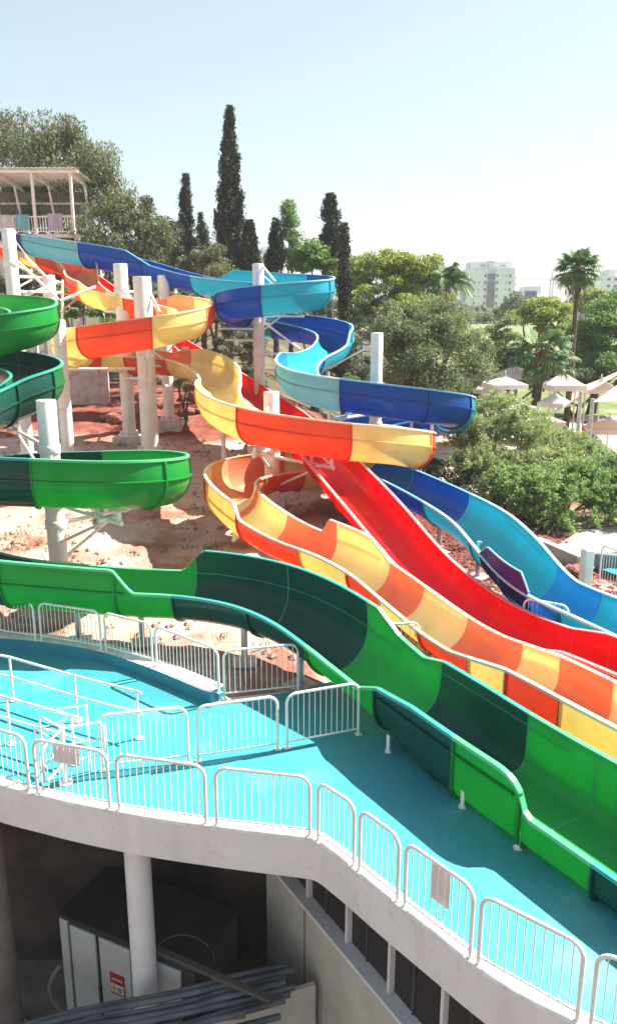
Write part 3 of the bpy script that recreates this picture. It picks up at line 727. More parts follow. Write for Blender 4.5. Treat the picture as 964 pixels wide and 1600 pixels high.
# ------------------------------------------------------------------ slide supports
SUPG='white steel slide support columns'
def at_arm(root, base, top_z, tip, up_brace=True):
    """bracket from a column axis to a point under a trough"""
    a=MB(); tip=Vector(tip); d=Vector((tip.x-base.x,tip.y-base.y,0)); L=d.length
    if L<.2: return
    t=d/L; s=Vector((-t.y,t.x,0)); b=Vector((base.x,base.y,tip.z))
    far=tip+t*.55
    for sg in (-1,1): pass
    a.tube([b+t*.15,far],.058,10); arm=a.build('arm',white_steel,root)
    b2=MB(); b2.tube([Vector((base.x,base.y,tip.z-min(1.0,.35+L*.3)))+t*.18, tip+t*-.05-Vector((0,0,.04))],.042,8); b2.build('brace',white_steel,arm)
    if up_brace:
        b3=MB(); zt=min(top_z-.12, tip.z+1.5)
        if zt>tip.z+.5: b3.tube([Vector((base.x,base.y,zt))+t*.2, far-Vector((0,0,-.03))],.035,8); b3.build('brace',white_steel,arm)
    sd=MB()
    for q in (-.45,.45):
        c=tip+t*q; sd.box(c+Vector((0,0,.14)),(.07,.10,.26),math.atan2(t.y,t.x))
    sd.bar(tip-s*.28+Vector((0,0,.02)),tip+s*.28+Vector((0,0,.02)),.09,.07); sd.build('saddle',white_steel,arm)
def support(px,py,Y,r,label,arms,foot=True,sink=.0,fw=1.25):
    top=atY(px,py,Y); x,y=top.x,top.y; g=zg(x,y)-.05
    root=thing('support_column',label,'support column',(x,y,g),0,SUPG)
    a=MB(); a.lathe([(r,g),(r,top.z-.02),(r-.015,top.z),(0,top.z+.012)],(x,y,0),26); a.build('shaft',cream_steel,root)
    a=MB(); a.lathe([(r+.16,g+.30 if foot else g),(r+.16,g+.335 if foot else g+.035),(r+.002,g+.338 if foot else g+.04)],(x,y,0),26)
    for q in range(8):
        an=q*math.pi/4; a.box((x+(r+.07)*math.cos(an),y+(r+.07)*math.sin(an),(g+.43)),(.14,.018,.2),an)
    a.build('base_plate',cream_steel,root)
    if foot:
        a=MB(); a.box((x,y,g+.0),(fw,fw,.6),random.uniform(-.3,.3),bevel=.03); a.build('footing',concrete,root)
    for fl,i,ub in arms:
        P,T,Rt,k=fl.at(i); rr=float(fl.r[k])
        at_arm(root,Vector((x,y,0)),top.z,P-Vector((0,0,rr+.30)),ub)
        a=MB()
        zz=P.z-rr-.30; a.lathe([(r+.012,zz-.12),(r+.03,zz-.1),(r+.03,zz+.1),(r+.012,zz+.12)],(x,y,0),22); a.build('collar',cream_steel,root)
    return root
support(72,625,19.95,.24,'thick cream column inside the nearest green loop, rising above its rim',[(F_green,18.6,False),(F_green,21.6,False),(F_green,12.6,False)])
c_left=support(13,358,34.0,.27,'tall cream column at the left edge, below the shelter, with a red slide passing beside it',[(F_orange,1.0,True),(F_green,2.0,True)])
support(76,430,37.5,.28,'shorter cream column right behind the tall left edge one, standing on a concrete block',[(F_orange,3.0,True)])
support(92,500,33.0,.25,'cream column seen under the dark green loop, on a grey concrete block',[(F_green,9.6,False)],fw=1.5)
c_mid=support(188,412,37.6,.31,'cream column left of and behind the tallest one of the orange loop',[(F_orange,6.2,True),(F_blue,2.6,False)])
c_thick=support(222,432,35.3,.38,'thickest cream column, in the middle of the upper yellow and orange loop',[(F_orange,7.0,True),(F_orange,10.3,False),(F_orange,15.2,False)],foot=False)
support(255,430,40.0,.28,'slim cream column behind the orange loop on a pale concrete block',[(F_orange,7.6,True),(F_blue,3.0,True)],fw=1.5)
c_blue=support(403,412,36.9,.25,'cream column in the middle of the upper blue loop',[(F_blue,4.4,True),(F_blue,7.3,False),(F_blue,10.6,False),(F_blue,12.2,False)])
support(424,612,26.2,.255,'cream column inside the lower yellow and orange loop, its top in front of the red slide',[(F_orange,22.6,True),(F_orange,28.9,False),(F_orange,21.2,True),(F_orange,32.0,False)])
support(589,520,30.0,.225,'cream column in the middle of the lower blue loop',[(F_blue,19.3,False),(F_blue,23.4,False),(F_blue,14.2,True),(F_blue,17.6,False)])
support(580,846,21.2,.20,'stub of white column directly below the steep red slide',[],foot=False)
# thin galvanised legs of the low runs
def slim(fl,i,side,label,root_slide):
    P,T,Rt,k=fl.at(i); q=P+Rt*side; g=max(zg(q.x,q.y),0.0)+.0
    a=MB(); zt=P.z-float(fl.r[k])*.75
    a.tube([(q.x,q.y,g),(q.x,q.y,zt)],.07,12); lg=a.build('leg',galv,root_slide)
    a=MB(); a.box((q.x,q.y,g+.02),(.5,.5,.06),random.uniform(0,1),bevel=.01); a.build('base_plate',galv,lg)
for fl,root_s,lst in ((F_green,green,[(29.2,.1),(28.2,.1),(31.0,.45),(32.3,.5)]),(F_orange,orange,[(34.2,.0),(35.6,.1),(36.6,.3),(37.7,.4),(20.2,.35)]),(F_red,red,[(9.3,.0),(8.7,.0),(10.3,.0)]),(F_blue,blue,[(29.0,.0),(30.4,.1),(31.2,.1),(28.0,0)])):
    for i,sd in lst: slim(fl,i,sd,'',root_s)
# small feet of the run-out lanes standing on the deck
for fl,root_s,off,ss in ((F_green,green,.60,(-2.75,-.95,.15,2.6)),(F_orange,orange,2.75,(-3.2,-1.2,1.0)),(F_red,red,4.55,(-3,-1,1)),(F_blue,blue,6.1,(-2,0))):
    for s_ in ss:
        for sd in (-.765,.80):
            q=lane(off+sd,s_,0); 
            a=MB(); a.box((q.x,q.y,.16),(.02,.075,.30),math.atan2(LANE_D.y,LANE_D.x)+math.pi/2,bevel=.006); a.box((q.x,q.y,.008),(.10,.10,.014)); a.tube([(q.x,q.y,.02),(q.x,q.y,.09)],.016,8)
            a.build('foot',white_steel,root_s)

def tie(root,a0,a1,r=.055):
    P,Q=atY(*a0),atY(*a1); a=MB(); a.tube([P,Q],r,8); a.build('brace',white_steel,root)
for a0,a1 in (((18,432,34),(80,434,37)),((18,455,34),(98,457,37)),((18,398,34),(92,468,36)),((98,437,37.4),(98,600,37.4)),((40,400,35),(85,445,37)),((24,470,34.2),(92,440,37))): tie(c_left,a0,a1)
for a0,a1 in (((100,577,35.6),(212,576,36.2)),((95,470,36.5),(150,448,37.5)),((165,486,37.5),(200,487,37.5)),((195,590,37.5),(222,592,36))): tie(c_mid,a0,a1,.07)
for a0,a1 in (((226,572,35.4),(302,571,37)),((232,545,35.4),(304,596,37)),((226,605,35.4),(262,603,39)),((226,440,35.4),(250,488,35))): tie(c_thick,a0,a1,.06)
for a0,a1 in (((342,513,36),(404,514,36.9)),((352,531,36),(404,532,36.9)),((408,500,36.9),(470,547,34)),((408,494,36.9),(475,494,35.5)),((350,505,36),(385,490,36.6)),((408,578,36.9),(430,578,34)),((408,554,36.9),(425,554,34)),((410,415,36.9),(430,440,35.4))): tie(c_blue,a0,a1,.05)
# ------------------------------------------------------------------ ground sheet
def yb(x):  # back edge of the deck
    pts=sorted([(q.x,q.y) for q in back]+[(q.x,q.y) for q in b2]+[(q.x,q.y) for q in right_pts[:5]])
    return pw(x, pts)
from mathutils import noise as mnoise
xs_=sorted(set([-420,-300,-150,-90,-60,-45,-36]+[round(-30+.33*i,3) for i in range(150)]+[20,22,25,30,40,60,90,150,300,420]))
ys_=sorted(set([-60,-20]+[round(10+.3*i,3) for i in range(112)]+[44,45,47,50,54,58,64,72,82,95,120,160,230,350,480,640]))
V=[];F=[]
for y in ys_:
    for x in xs_:
        e=yb(max(-12,min(24,x)))
        z=zg(x,y)
        if y>14 : 
            nz=mnoise.fractal(Vector((x*.45,y*.45,0)),1.0,2.0,5)*.12+mnoise.fractal(Vector((x*1.7,y*1.7,3)),1.0,2.0,4)*.085
            z+=nz*sstep((y-e)/1.5)
        z-=.05
        if y<e-.25: z=-5.4 if y<e-.75 else z-5.4*sstep((e-.25-y)/.5)
        if y<e+.4 and z>-.05: z=min(z,-.02)
        V.append((x,y,z))
W=len(xs_)
for j in range(len(ys_)-1):
    for i in range(W-1): F.append((j*W+i,j*W+i+1,(j+1)*W+i+1,(j+1)*W+i))
m,nt,out=nodes_of('ground_soil'); b=N(nt,'ShaderNodeBsdfPrincipled'); b.inputs['Roughness'].default_value=.95; b.inputs['Specular IOR Level'].default_value=.15
tc=N(nt,'ShaderNodeTexCoord'); src=tc.outputs['Object']
def nz(s,d=6,r=.55):
    n=N(nt,'ShaderNodeTexNoise'); n.inputs['Scale'].default_value=s; n.inputs['Detail'].default_value=d; n.inputs['Roughness'].default_value=r; nt.links.new(src,n.inputs['Vector']); return n.outputs['Fac']
def ramp(fac,*st):
    r=N(nt,'ShaderNodeValToRGB'); el=r.color_ramp.elements
    while len(el)<len(st): el.new(.5)
    for e_,(p_,c_) in zip(el,st): e_.position=p_; e_.color=(*c_,1)
    nt.links.new(fac,r.inputs[0]); return r.outputs[0]
def mix(f,a,b_,bt='MIX'):
    mx=N(nt,'ShaderNodeMix',data_type='RGBA',blend_type=bt)
    for k_,v in (('Factor',f),('A',a),('B',b_)):
        if hasattr(v,'is_linked'): nt.links.new(v,mx.inputs[k_])
        elif isinstance(v,tuple): mx.inputs[k_].default_value=(*v,1)
        else: mx.inputs[k_].default_value=v
    return mx.outputs['Result']
earth=ramp(nz(.55,8),(.34,(.34,.15,.105)),(.45,(.50,.31,.245)),(.57,(.62,.48,.41)))
earth=mix(.8,earth,ramp(nz(7,8,.7),(.3,(.72,.66,.62)),(.7,(1.12,1.1,1.08))),'MULTIPLY')
sep=N(nt,'ShaderNodeSeparateXYZ'); nt.links.new(src,sep.inputs[0])
def mr(v,a,c,o0=0.0,o1=1.0):
    r=N(nt,'ShaderNodeMapRange'); r.inputs['From Min'].default_value=a; r.inputs['From Max'].default_value=c; r.inputs['To Min'].default_value=o0; r.inputs['To Max'].default_value=o1; nt.links.new(v,r.inputs['Value']); return r.outputs[0]
def math_(op,a,b_):
    n=N(nt,'ShaderNodeMath',operation=op)
    for i,v in enumerate((a,b_)):
        if hasattr(v,'is_linked'): nt.links.new(v,n.inputs[i])
        else: n.inputs[i].default_value=v
    n.use_clamp=False; return n.outputs[0]
sand=ramp(nz(1.3,8),(.35,(.48,.33,.26)),(.65,(.60,.46,.385)))
jit=math_('MULTIPLY',math_('SUBTRACT',nz(.35,4),.5),6.0)
yj=math_('ADD',sep.outputs['Y'],jit); xj=math_('ADD',sep.outputs['X'],jit)
sandf=math_('MULTIPLY',mr(yj,28.0,30.5),mr(xj,1.0,-2.0)); sandf=math_('MULTIPLY',sandf,mr(yj,39.5,37.5))
g_=mix(sandf,earth,sand)
bark=ramp(nz(5.5,6,.75),(.38,(.07,.016,.012)),(.55,(.19,.048,.034)),(.68,(.32,.12,.09)))
barkf=math_('MULTIPLY',mr(xj,.5,1.8),mr(yj,19.5,20.6)); barkf=math_('MULTIPLY',barkf,mr(xj,9,7.5)); barkf=math_('MULTIPLY',barkf,mr(yj,30,28))
g_=mix(barkf,g_,bark)
redp=math_('MULTIPLY',mr(yj,37.5,39),mr(xj,4,1)); g_=mix(redp,g_,ramp(nz(1.5,8,.7),(.35,(.15,.038,.026)),(.65,(.30,.11,.075))))  # dark red zone behind the columns puts shade into the soil colour
lawn=ramp(nz(.25,8),(.35,(.10,.15,.045)),(.55,(.16,.20,.07)),(.7,(.34,.29,.19)))
scrub=ramp(nz(.4,8),(.35,(.05,.055,.025)),(.55,(.10,.085,.05)),(.7,(.20,.15,.10)))
grass=mix(mr(xj,14,18),scrub,lawn)
gf=math_('MAXIMUM',mr(yj,47,50),math_('MULTIPLY',mr(xj,9,11),mr(yj,24,26))); g_=mix(gf,g_,grass)
nt.links.new(g_,b.inputs['Base Color'])
bp=N(nt,'ShaderNodeBump'); bp.inputs['Strength'].default_value=.9; bp.inputs['Distance'].default_value=.10
h_=math_('ADD',nz(3,8,.65),math_('MULTIPLY',nz(18,6,.7),.4)); nt.links.new(h_,bp.inputs['Height']); nt.links.new(bp.outputs[0],b.inputs['Normal'])
nt.links.new(b.outputs[0],out.inputs[0])
a=MB(); a.add(V,F,0,True); o=a.build('ground',m); o['kind']='structure'

# loose stones and bark chips, far too many to count
def scatter(name,n,xr,yr,smin,smax,mat,flat=.6,cond=None,elong=1.0):
    x=rng.uniform(*xr,n); y=rng.uniform(*yr,n); cl=np.array([mnoise.noise(Vector((a_*.35,b_*.35,7))) for a_,b_ in zip(x,y)])
    keep=(rng.uniform(-.5,.6,n)<cl)
    if cond is not None: keep&=np.array([cond(a_,b_) for a_,b_ in zip(x,y)])
    x=x[keep];y=y[keep];n=len(x); z=np.array([zg(a_,b_)-.05+(mnoise.fractal(Vector((a_*.45,b_*.45,0)),1.0,2.0,5)*.12+mnoise.fractal(Vector((a_*1.7,b_*1.7,3)),1.0,2.0,4)*.085)*sstep((b_-yb(a_))/1.5) for a_,b_ in zip(x,y)])
    o6=np.array([[1,0,0],[-1,0,0],[0,1,0],[0,-1,0],[0,0,1],[0,0,-1]],float); fs=np.array([[0,2,4],[2,1,4],[1,3,4],[3,0,4],[2,0,5],[1,2,5],[3,1,5],[0,3,5]])
    s=smin+(smax-smin)*rng.uniform(0,1,n)**3; V=o6[None]*s[:,None,None]*rng.uniform(.6,1.25,(n,6,1)); V[:,:,2]*=flat; V[:,:,0]*=elong
    an=rng.uniform(0,6.28,n); c_,s_=np.cos(an)[:,None],np.sin(an)[:,None]; X=V[:,:,0]*c_-V[:,:,1]*s_; Y_=V[:,:,0]*s_+V[:,:,1]*c_
    V=np.stack([X+x[:,None],Y_+y[:,None],V[:,:,2]+z[:,None]+s[:,None]*.15],2).reshape(-1,3); Fc=(fs[None]+6*np.arange(n)[:,None,None]).reshape(-1,3)
    me=bpy.data.meshes.new(name); me.from_pydata(V.tolist(),[],Fc.tolist()); me.materials.append(mat); o=bpy.data.objects.new(name,me); C.objects.link(o); o['kind']='stuff'
stone_m=mat_simple('pale_stone',(.44,.30,.23),(.28,.14,.10),.9,.95)
chip_m=mat_simple('bark_chip',(.25,.085,.06),(.07,.02,.015),2.5,.95)
scatter('loose_stones',9000,(-14,6),(15.5,38),.02,.13,stone_m,.65,lambda a_,b_: b_>yb(a_)+.3)
scatter('bark_chips',26000,(1.0,8.6),(18.5,29),.03,.10,chip_m,.35,lambda a_,b_: b_>yb(a_)+.6 and a_>1.0+.25*math.sin(b_*2),elong=1.6)
# ------------------------------------------------------------------ vegetation
def leaf_mesh(name, pos, axis, L, Wd, mat, parent, fold=.0, kind=None):
    """one diamond-shaped leaf per row"""
    n=len(pos); axis=axis/np.maximum(1e-6,np.linalg.norm(axis,axis=1))[:,None]
    rnd=rng.normal(size=(n,3)); b=np.cross(axis,rnd); b/=np.maximum(1e-6,np.linalg.norm(b,axis=1))[:,None]
    L=np.asarray(L).reshape(-1,1)*np.ones((n,1)); Wd=np.asarray(Wd).reshape(-1,1)*np.ones((n,1))
    V=np.stack([pos-axis*L/2, pos-b*Wd/2, pos+axis*L/2, pos+b*Wd/2],1).reshape(-1,3)
    if parent is not None: V=V-np.array(root_loc(parent))
    me=bpy.data.meshes.new(name); me.vertices.add(4*n); me.vertices.foreach_set('co',V.astype(np.float32).ravel())
    me.loops.add(4*n); me.loops.foreach_set('vertex_index',np.arange(4*n,dtype=np.int32))
    me.polygons.add(n); me.polygons.foreach_set('loop_start',np.arange(0,4*n,4,dtype=np.int32)); me.polygons.foreach_set('loop_total',np.full(n,4,dtype=np.int32))
    me.materials.append(mat); me.update(calc_edges=True); me.validate()
    o=bpy.data.objects.new(name,me); C.objects.link(o)
    if parent is not None: o.parent=parent
    return o
def unit(n):
    v=rng.normal(size=(n,3)); return v/np.linalg.norm(v,axis=1)[:,None]
def lobe_px(px,py,Y,rx,ry,dep=1.0):
    c=atY(px,py,Y); zc=Y*math.cos(PITCH)+(CAM.z-c.z)*math.sin(PITCH); k=zc/FPX
    return (np.array(c), np.array((rx*k, rx*k*dep, ry*k)))
def clumps_of(lobes, per_m2=.9, shell=(.55,1.0), lower=.55):
    cs=[]
    for c,r in lobes:
        area=4*math.pi*((r[0]*r[1])**.8+(r[0]*r[2])**.8+(r[1]*r[2])**.8)/3
        n=max(8,int(area*per_m2)); u=unit(n); u=u[(u[:,2]>-lower)]
        cs.append(c+u*r*rng.uniform(shell[0],shell[1],size=(len(u),1)))
    return np.concatenate(cs)
def foliage(clumps, cr, nleaf, droop=0.0, flat=.6):
    ns=rng.poisson(1.9*nleaf*rng.uniform(.4,1.6,len(clumps))); idx=np.repeat(np.arange(len(clumps)),ns)
    crs=cr*rng.uniform(.6,1.45,len(clumps)); d=unit(len(idx))*(rng.uniform(0,1,(len(idx),1))**.45)*crs[idx][:,None]
    d[:,2]*=flat
    pos=clumps[idx]+d; ax=unit(len(idx)); ax[:,2]-=droop; return pos,ax
bark_m=mat_simple('tree_bark',(.13,.095,.07),(.06,.042,.03),4,.95,bump=.5,bscale=14)
pale_bark=mat_simple('pale_bark',(.34,.29,.24),(.20,.16,.13),3,.9,bump=.3)
def trunk_and_limbs(root, base, lobes, r0, lean=0, stems=1, mat=None, clumps=None, twigs=0):
    mat=mat or bark_m; b=Vector(base)
    for s in range(stems):
        mb=MB(); top=Vector(lobes[s%len(lobes)][0]); st=b+Vector((rng.uniform(-.25,.25),rng.uniform(-.2,.2),-.1)) if stems>1 else b-Vector((0,0,.1))
        m1=st.lerp(top,.4)+Vector((rng.uniform(-.3,.3),rng.uniform(-.3,.3),.2)); pts=catmull([st,st.lerp(m1,.5)+Vector((rng.uniform(-.1,.1),0,.1)),m1,top],6)[0]
        n=len(pts); mb.tube(pts,[r0*(1-.8*i/(n-1)) for i in range(n)],9); mb.build('trunk',mat,root)
        if s==0:
            lb=MB(); fork=pts[int(n*.5)]
            for c,r in lobes[1:]:
                e=Vector(c); md=fork.lerp(e,.5)+Vector((rng.uniform(-.3,.3),rng.uniform(-.3,.3),-.2)); q=catmull([fork,md,e],6)[0]
                lb.tube(q,[r0*.5*(1-.75*i/(len(q)-1)) for i in range(len(q))],7)
            if clumps is not None and twigs:
                cen=[np.array(c) for c,_ in lobes]
                for k in rng.choice(len(clumps),min(twigs,len(clumps)),replace=False):
                    cc=clumps[k]; i=int(np.argmin([np.linalg.norm(cc-x) for x in cen])); a_=Vector(cen[i])-Vector((0,0,.25*lobes[i][1][2])); e=Vector(cc)
                    md=a_.lerp(e,.5)+Vector(rng.uniform(-.2,.2,3)); lb.tube([a_,md,e],[r0*.22,r0*.13,r0*.05],5,caps=False)
            if lb.v: lb.build('limbs',mat,root)
def tree(name,label,cat,lobes,leafmat,cr=.5,nleaf=120,L=.14,Wd=.06,r0=.22,droop=0,per=.9,flat=.6,base=None,stems=1,twigs=40,group=None,bmat=None,lower=.55,shell=(.55,1.0)):
    lobes=[lobe_px(*l) if not isinstance(l[0],np.ndarray) else l for l in lobes]
    if base is None:
        c=lobes[0][0]; base=(c[0],c[1],zg(c[0],c[1])-.05)
    root=thing(name,label,cat,base,0,group)
    cl=clumps_of(lobes,per,shell,lower); trunk_and_limbs(root,base,lobes,r0,stems=stems,mat=bmat,clumps=cl,twigs=twigs)
    pos,ax=foliage(cl,cr,nleaf,droop,flat); n=len(pos)
    leaf_mesh('crown',pos,ax,L*rng.uniform(.6,1.35,n),Wd*rng.uniform(.6,1.3,n),leafmat,root); return root

euc=mat_leaf('eucalyptus_leaf',(.05,.072,.03),(.13,.15,.062),(.26,.27,.14),.5)
darkl=mat_leaf('dark_leaf',(0.030,0.046,0.022),(0.068,0.097,0.038),(0.135,0.176,0.074),.7)
cyp=mat_leaf('cypress_leaf',(.012,.017,.011),(.034,.045,.025),(.10,.115,.06),.9,trans=.05)
bright=mat_leaf('bright_leaf',(0.115,0.203,0.034),(0.257,0.338,0.054),(0.432,0.432,0.095),.35)
midg=mat_leaf('mid_green_leaf',(0.074,0.162,0.034),(0.149,0.257,0.061),(0.270,0.378,0.121),.5)
olive=mat_leaf('olive_leaf',(.06,.10,.035),(.16,.21,.08),(.33,.36,.18),.9)
acac=mat_leaf('feathery_leaf',(.16,.25,.08),(.31,.39,.15),(.48,.50,.24),.5,trans=.5)
palml=mat_leaf('palm_leaf',(.05,.12,.035),(.10,.19,.06),(.20,.27,.11),.8,trans=.25)
far_m=mat_leaf('distant_leaf',(.10,.14,.08),(.17,.21,.11),(.23,.26,.15),.08)

def spray_bush(name,label,cat,lobes,leafmat,base,nbr=260,stems=7,r0=.09,L=.10,Wd=.032,dens=55,hang=.25,group=None,bmat=None):
    lobes=[lobe_px(*l) for l in lobes]; root=thing(name,label,cat,base,0,group); b=Vector(base); P=[];A=[]
    area=np.array([r[0]*r[2] for c,r in lobes]); pick=rng.choice(len(lobes),nbr,p=area/area.sum())
    forks=[]
    for s in range(stems):
        c=Vector(lobes[s%len(lobes)][0])+Vector(rng.uniform(-.4,.4,3)); st=b+Vector((rng.uniform(-.9,.9),rng.uniform(-.5,.5),-.1)); md=st.lerp(c,.5)+Vector((rng.uniform(-.3,.3),rng.uniform(-.3,.3),-.25)); pts=catmull([st,st.lerp(md,.5)+Vector((0,0,.15)),md,c],5)[0]
        a=MB(); a.tube(pts,[r0*(1-.7*i/(len(pts)-1)) for i in range(len(pts))],7); a.build('trunk',bmat or bark_m,root); forks+=pts[len(pts)//3:]
    FK=np.array([tuple(q) for q in forks]); tw=MB()
    for k in range(nbr):
        c,r=lobes[pick[k]]; u=unit(1)[0]; u[2]=abs(u[2])*1.0-.25*(rng.uniform()<.35); u/=np.linalg.norm(u); e=c+u*r*rng.uniform(.55,1.12)
        d2=np.linalg.norm(FK-e,axis=1)+rng.uniform(0,.6,len(FK)); s0=FK[int(np.argmin(d2))]; v=e-s0; Ln=np.linalg.norm(v)
        if Ln<.3: continue
        m_=s0+v*.55+np.array([rng.uniform(-.15,.15),rng.uniform(-.15,.15),.12*Ln]); e2=e-np.array([0,0,hang*Ln*.3])
        ts=np.linspace(0,1,7)[:,None]; cur=(1-ts)**2*s0+2*ts*(1-ts)*m_+ts**2*e2
        tw.tube([Vector(q) for q in cur],[.022*(1-.75*i/6) for i in range(7)],4,caps=False)
        # side twigs carrying the leaves
        nt_=int(6+7*Ln)
        for q in range(nt_):
            t=rng.uniform(.22,1.0); o=(1-t)**2*s0+2*t*(1-t)*m_+t*t*e2; dr=unit(1)[0]*.8+v/Ln*.7+np.array([0,0,.15]); dr/=np.linalg.norm(dr); l=rng.uniform(.25,.62)*(1.15-.4*t)
            n=int(dens*l*rng.uniform(.5,1.3)); s=rng.uniform(.05,1,n)[:,None]
            P.append(o+dr*l*s-np.array([0,0,1.0])*(hang*l*s*s)+rng.normal(size=(n,3))*.035); A.append(dr+rng.normal(size=(n,3))*.75)
    tw.build('limbs',bmat or bark_m,root); P=np.concatenate(P);A=np.concatenate(A); n=len(P)
    leaf_mesh('crown',P,A,L*rng.uniform(.6,1.4,n),Wd*rng.uniform(.6,1.3,n),leafmat,root); return root
# left hillside eucalypts
tree('eucalyptus_tree','tallest drooping grey green eucalyptus behind the roofed shelter at the upper left','tree',
 [(95,270,56,75,70),(20,215,56,45,48),(-30,250,56,60,60),(100,232,56,42,36),(150,268,55,38,40),(170,320,54,26,42),(60,330,56,70,50)],euc,cr=.95,nleaf=190,L=.30,Wd=.085,r0=.45,droop=1.1,per=.42,flat=1.2,twigs=60)
tree('eucalyptus_tree','lower loose eucalyptus right of the tall one, above the blue slide start','tree',
 [(215,350,52,40,42),(190,340,52,26,34),(245,372,51,28,34),(215,395,51,48,28)],euc,cr=.75,nleaf=170,L=.26,Wd=.08,r0=.3,droop=.9,per=.5,flat=1.1,twigs=50)
tree('leafy_tree','dark bushy tree between the shelter and the blue slide start','tree',
 [(165,362,52,46,36),(130,380,51,40,26),(215,400,51,45,26),(185,335,53,30,22)],euc,cr=.8,nleaf=150,L=.24,Wd=.08,r0=.25,per=.5,droop=.9,flat=1.1)
tree('leafy_tree','pale green tree right of the eucalypts, beside the slimmer left cypress','tree',
 [(258,380,54,26,30),(268,410,54,24,20)],euc,cr=.6,nleaf=170,L=.2,Wd=.08,r0=.2,per=.7)
# conifers
def cypress(label,px,y0,y1,Y,hw,dens=1.0,lean=0.0,blunt=.0,group='dark cypress trees',mat=None,seed=0):
    top=atY(px,y0,Y); bot=atY(px,y1,Y); g=zg(bot.x,bot.y)-.05; h=top.z-bot.z; zc=Y*math.cos(PITCH)-(top.z-CAM.z)*math.sin(PITCH); Rm=hw*zc/FPX
    root=thing('cypress_tree',label,'tree',(bot.x,bot.y,g),0,group)
    a=MB(); a.tube([(bot.x,bot.y,g-.1),(bot.x,bot.y,bot.z),(top.x,top.y,bot.z+h*.8)],[.22,.2,.03],8); a.build('trunk',bark_m,root)
    nt_=int(260*dens*max(.5,h*Rm/9)); t=rng.uniform(0,1,nt_)**.95
    side_lobes=rng.uniform(0,1,(7,2))
    prof=np.minimum(1,(1-t)**(.80-.5*blunt)*1.15)*np.minimum(1,.75+t*1.6)
    an=rng.uniform(0,2*np.pi,nt_); rr=Rm*prof*rng.uniform(.55,1.0,nt_)*(1+.20*np.sin(an*2+t*17+px)+.16*np.sin(t*47+an*3))
    st_=rng.uniform(0,1,nt_)<.10; rr=np.where(st_,Rm*prof*rng.uniform(1.05,1.45,nt_),rr)
    tp=np.stack([bot.x+rr*np.cos(an)+(top.x-bot.x)*t, bot.y+rr*np.sin(an)+(top.y-bot.y)*t, bot.z+h*t*.985],1)
    nl=70; idx=np.repeat(np.arange(nt_),nl); s=rng.uniform(-.5,.5,len(idx)); Lt=(.75+.5*rng.uniform(0,1,nt_))[idx]*(.55+.45*(1-t[idx]))
    out_=np.stack([np.cos(an),np.sin(an),0*an],1)[idx]
    pos=tp[idx]+np.stack([0*s,0*s,s*Lt],1)+out_*(.16*(s+.5)*Lt)[:,None]+rng.normal(size=(len(idx),3))*.085*np.array([1,1,.8])*(1.1-s)[:,None]
    pos[:,2]=np.minimum(pos[:,2],top.z)
    ax=rng.normal(size=(len(idx),3))*.45+np.array([0,0,1.0])+out_*.35
    leaf_mesh('crown',pos,ax,.22*rng.uniform(.6,1.3,len(idx)),.075*rng.uniform(.6,1.3,len(idx)),mat or cyp,root)
    return root
cypress('tallest dark cypress, standing well above everything else on the skyline',359,166,425,55,22,1.5)
cypress('slim pointed cypress left of the tallest one, near the eucalypts',290,272,425,58,12.5)
cypress('low dark cypress hugging the right foot of the tallest one',390,345,425,54,13)
cypress('dark cypress immediately left of the pale green cone shaped tree',431,342,425,58,12)
cypress('blunt topped cypress at the right end of the upper blue loop',516,303,440,54,14,1.2,blunt=.8)
cypress('thin ragged cypress reaching down beside the right end of the blue loop',538,350,600,46,9,.9)
tree('conical_tree','fresh green cone shaped tree between two dark cypresses','tree',[(453,370,60,15,38),(453,345,60,10,25),(455,398,60,20,22)],midg,cr=.45,nleaf=150,L=.2,Wd=.08,r0=.2,per=1.0,flat=1)
def tiered(label,px,y0,y1,Y,hw):
    top=atY(px,y0,Y); bot=atY(px,y1,Y); g=zg(bot.x,bot.y); h=top.z-bot.z; k=Y/FPX; root=thing('conifer_tree',label,'tree',(bot.x,bot.y,g))
    a=MB(); a.tube([(bot.x,bot.y,g),(bot.x,bot.y,bot.z),tuple(top)],[.2,.16,.02],8); a.build('trunk',bark_m,root)
    P=[];A=[]; br=MB()
    for t in np.linspace(0,.97,15):
        for q in range(6):
            an=rng.uniform(0,6.28); Lb=hw*k*(1-t)**.8*rng.uniform(.7,1.15); d=np.array([math.cos(an),math.sin(an),.25]); o=np.array([bot.x,bot.y,bot.z+h*t])
            n=int(90*Lb)+14; s=rng.uniform(.1,1,n); P.append(o+d*(s*Lb)[:,None]+rng.normal(size=(n,3))*.07); A.append(d+rng.normal(size=(n,3))*.6)
            br.tube([o,o+d*Lb],[.03,.008],4,caps=False)
    br.build('limbs',bark_m,root); P=np.concatenate(P);A=np.concatenate(A); leaf_mesh('crown',P,A,.2*rng.uniform(.6,1.3,len(P)),.05*np.ones(len(P)),darkl,root)
tiered('small tiered conifer with open branches between the two left cypresses',316,332,420,50,24)
tree('leafy_tree','olive green bush at the foot of the tallest cypress','tree',[(330,402,48,30,24),(300,415,48,26,20),(350,425,47,24,14)],euc,cr=.5,nleaf=160,L=.18,Wd=.08,r0=.2,per=.8)
tree('leafy_tree','glossy broad leaved green tree right of the cone shaped tree','tree',[(486,398,53,22,26),(470,410,53,18,16),(505,415,52,18,20)],midg,cr=.5,nleaf=120,L=.34,Wd=.13,r0=.2,per=.8,droop=.3)
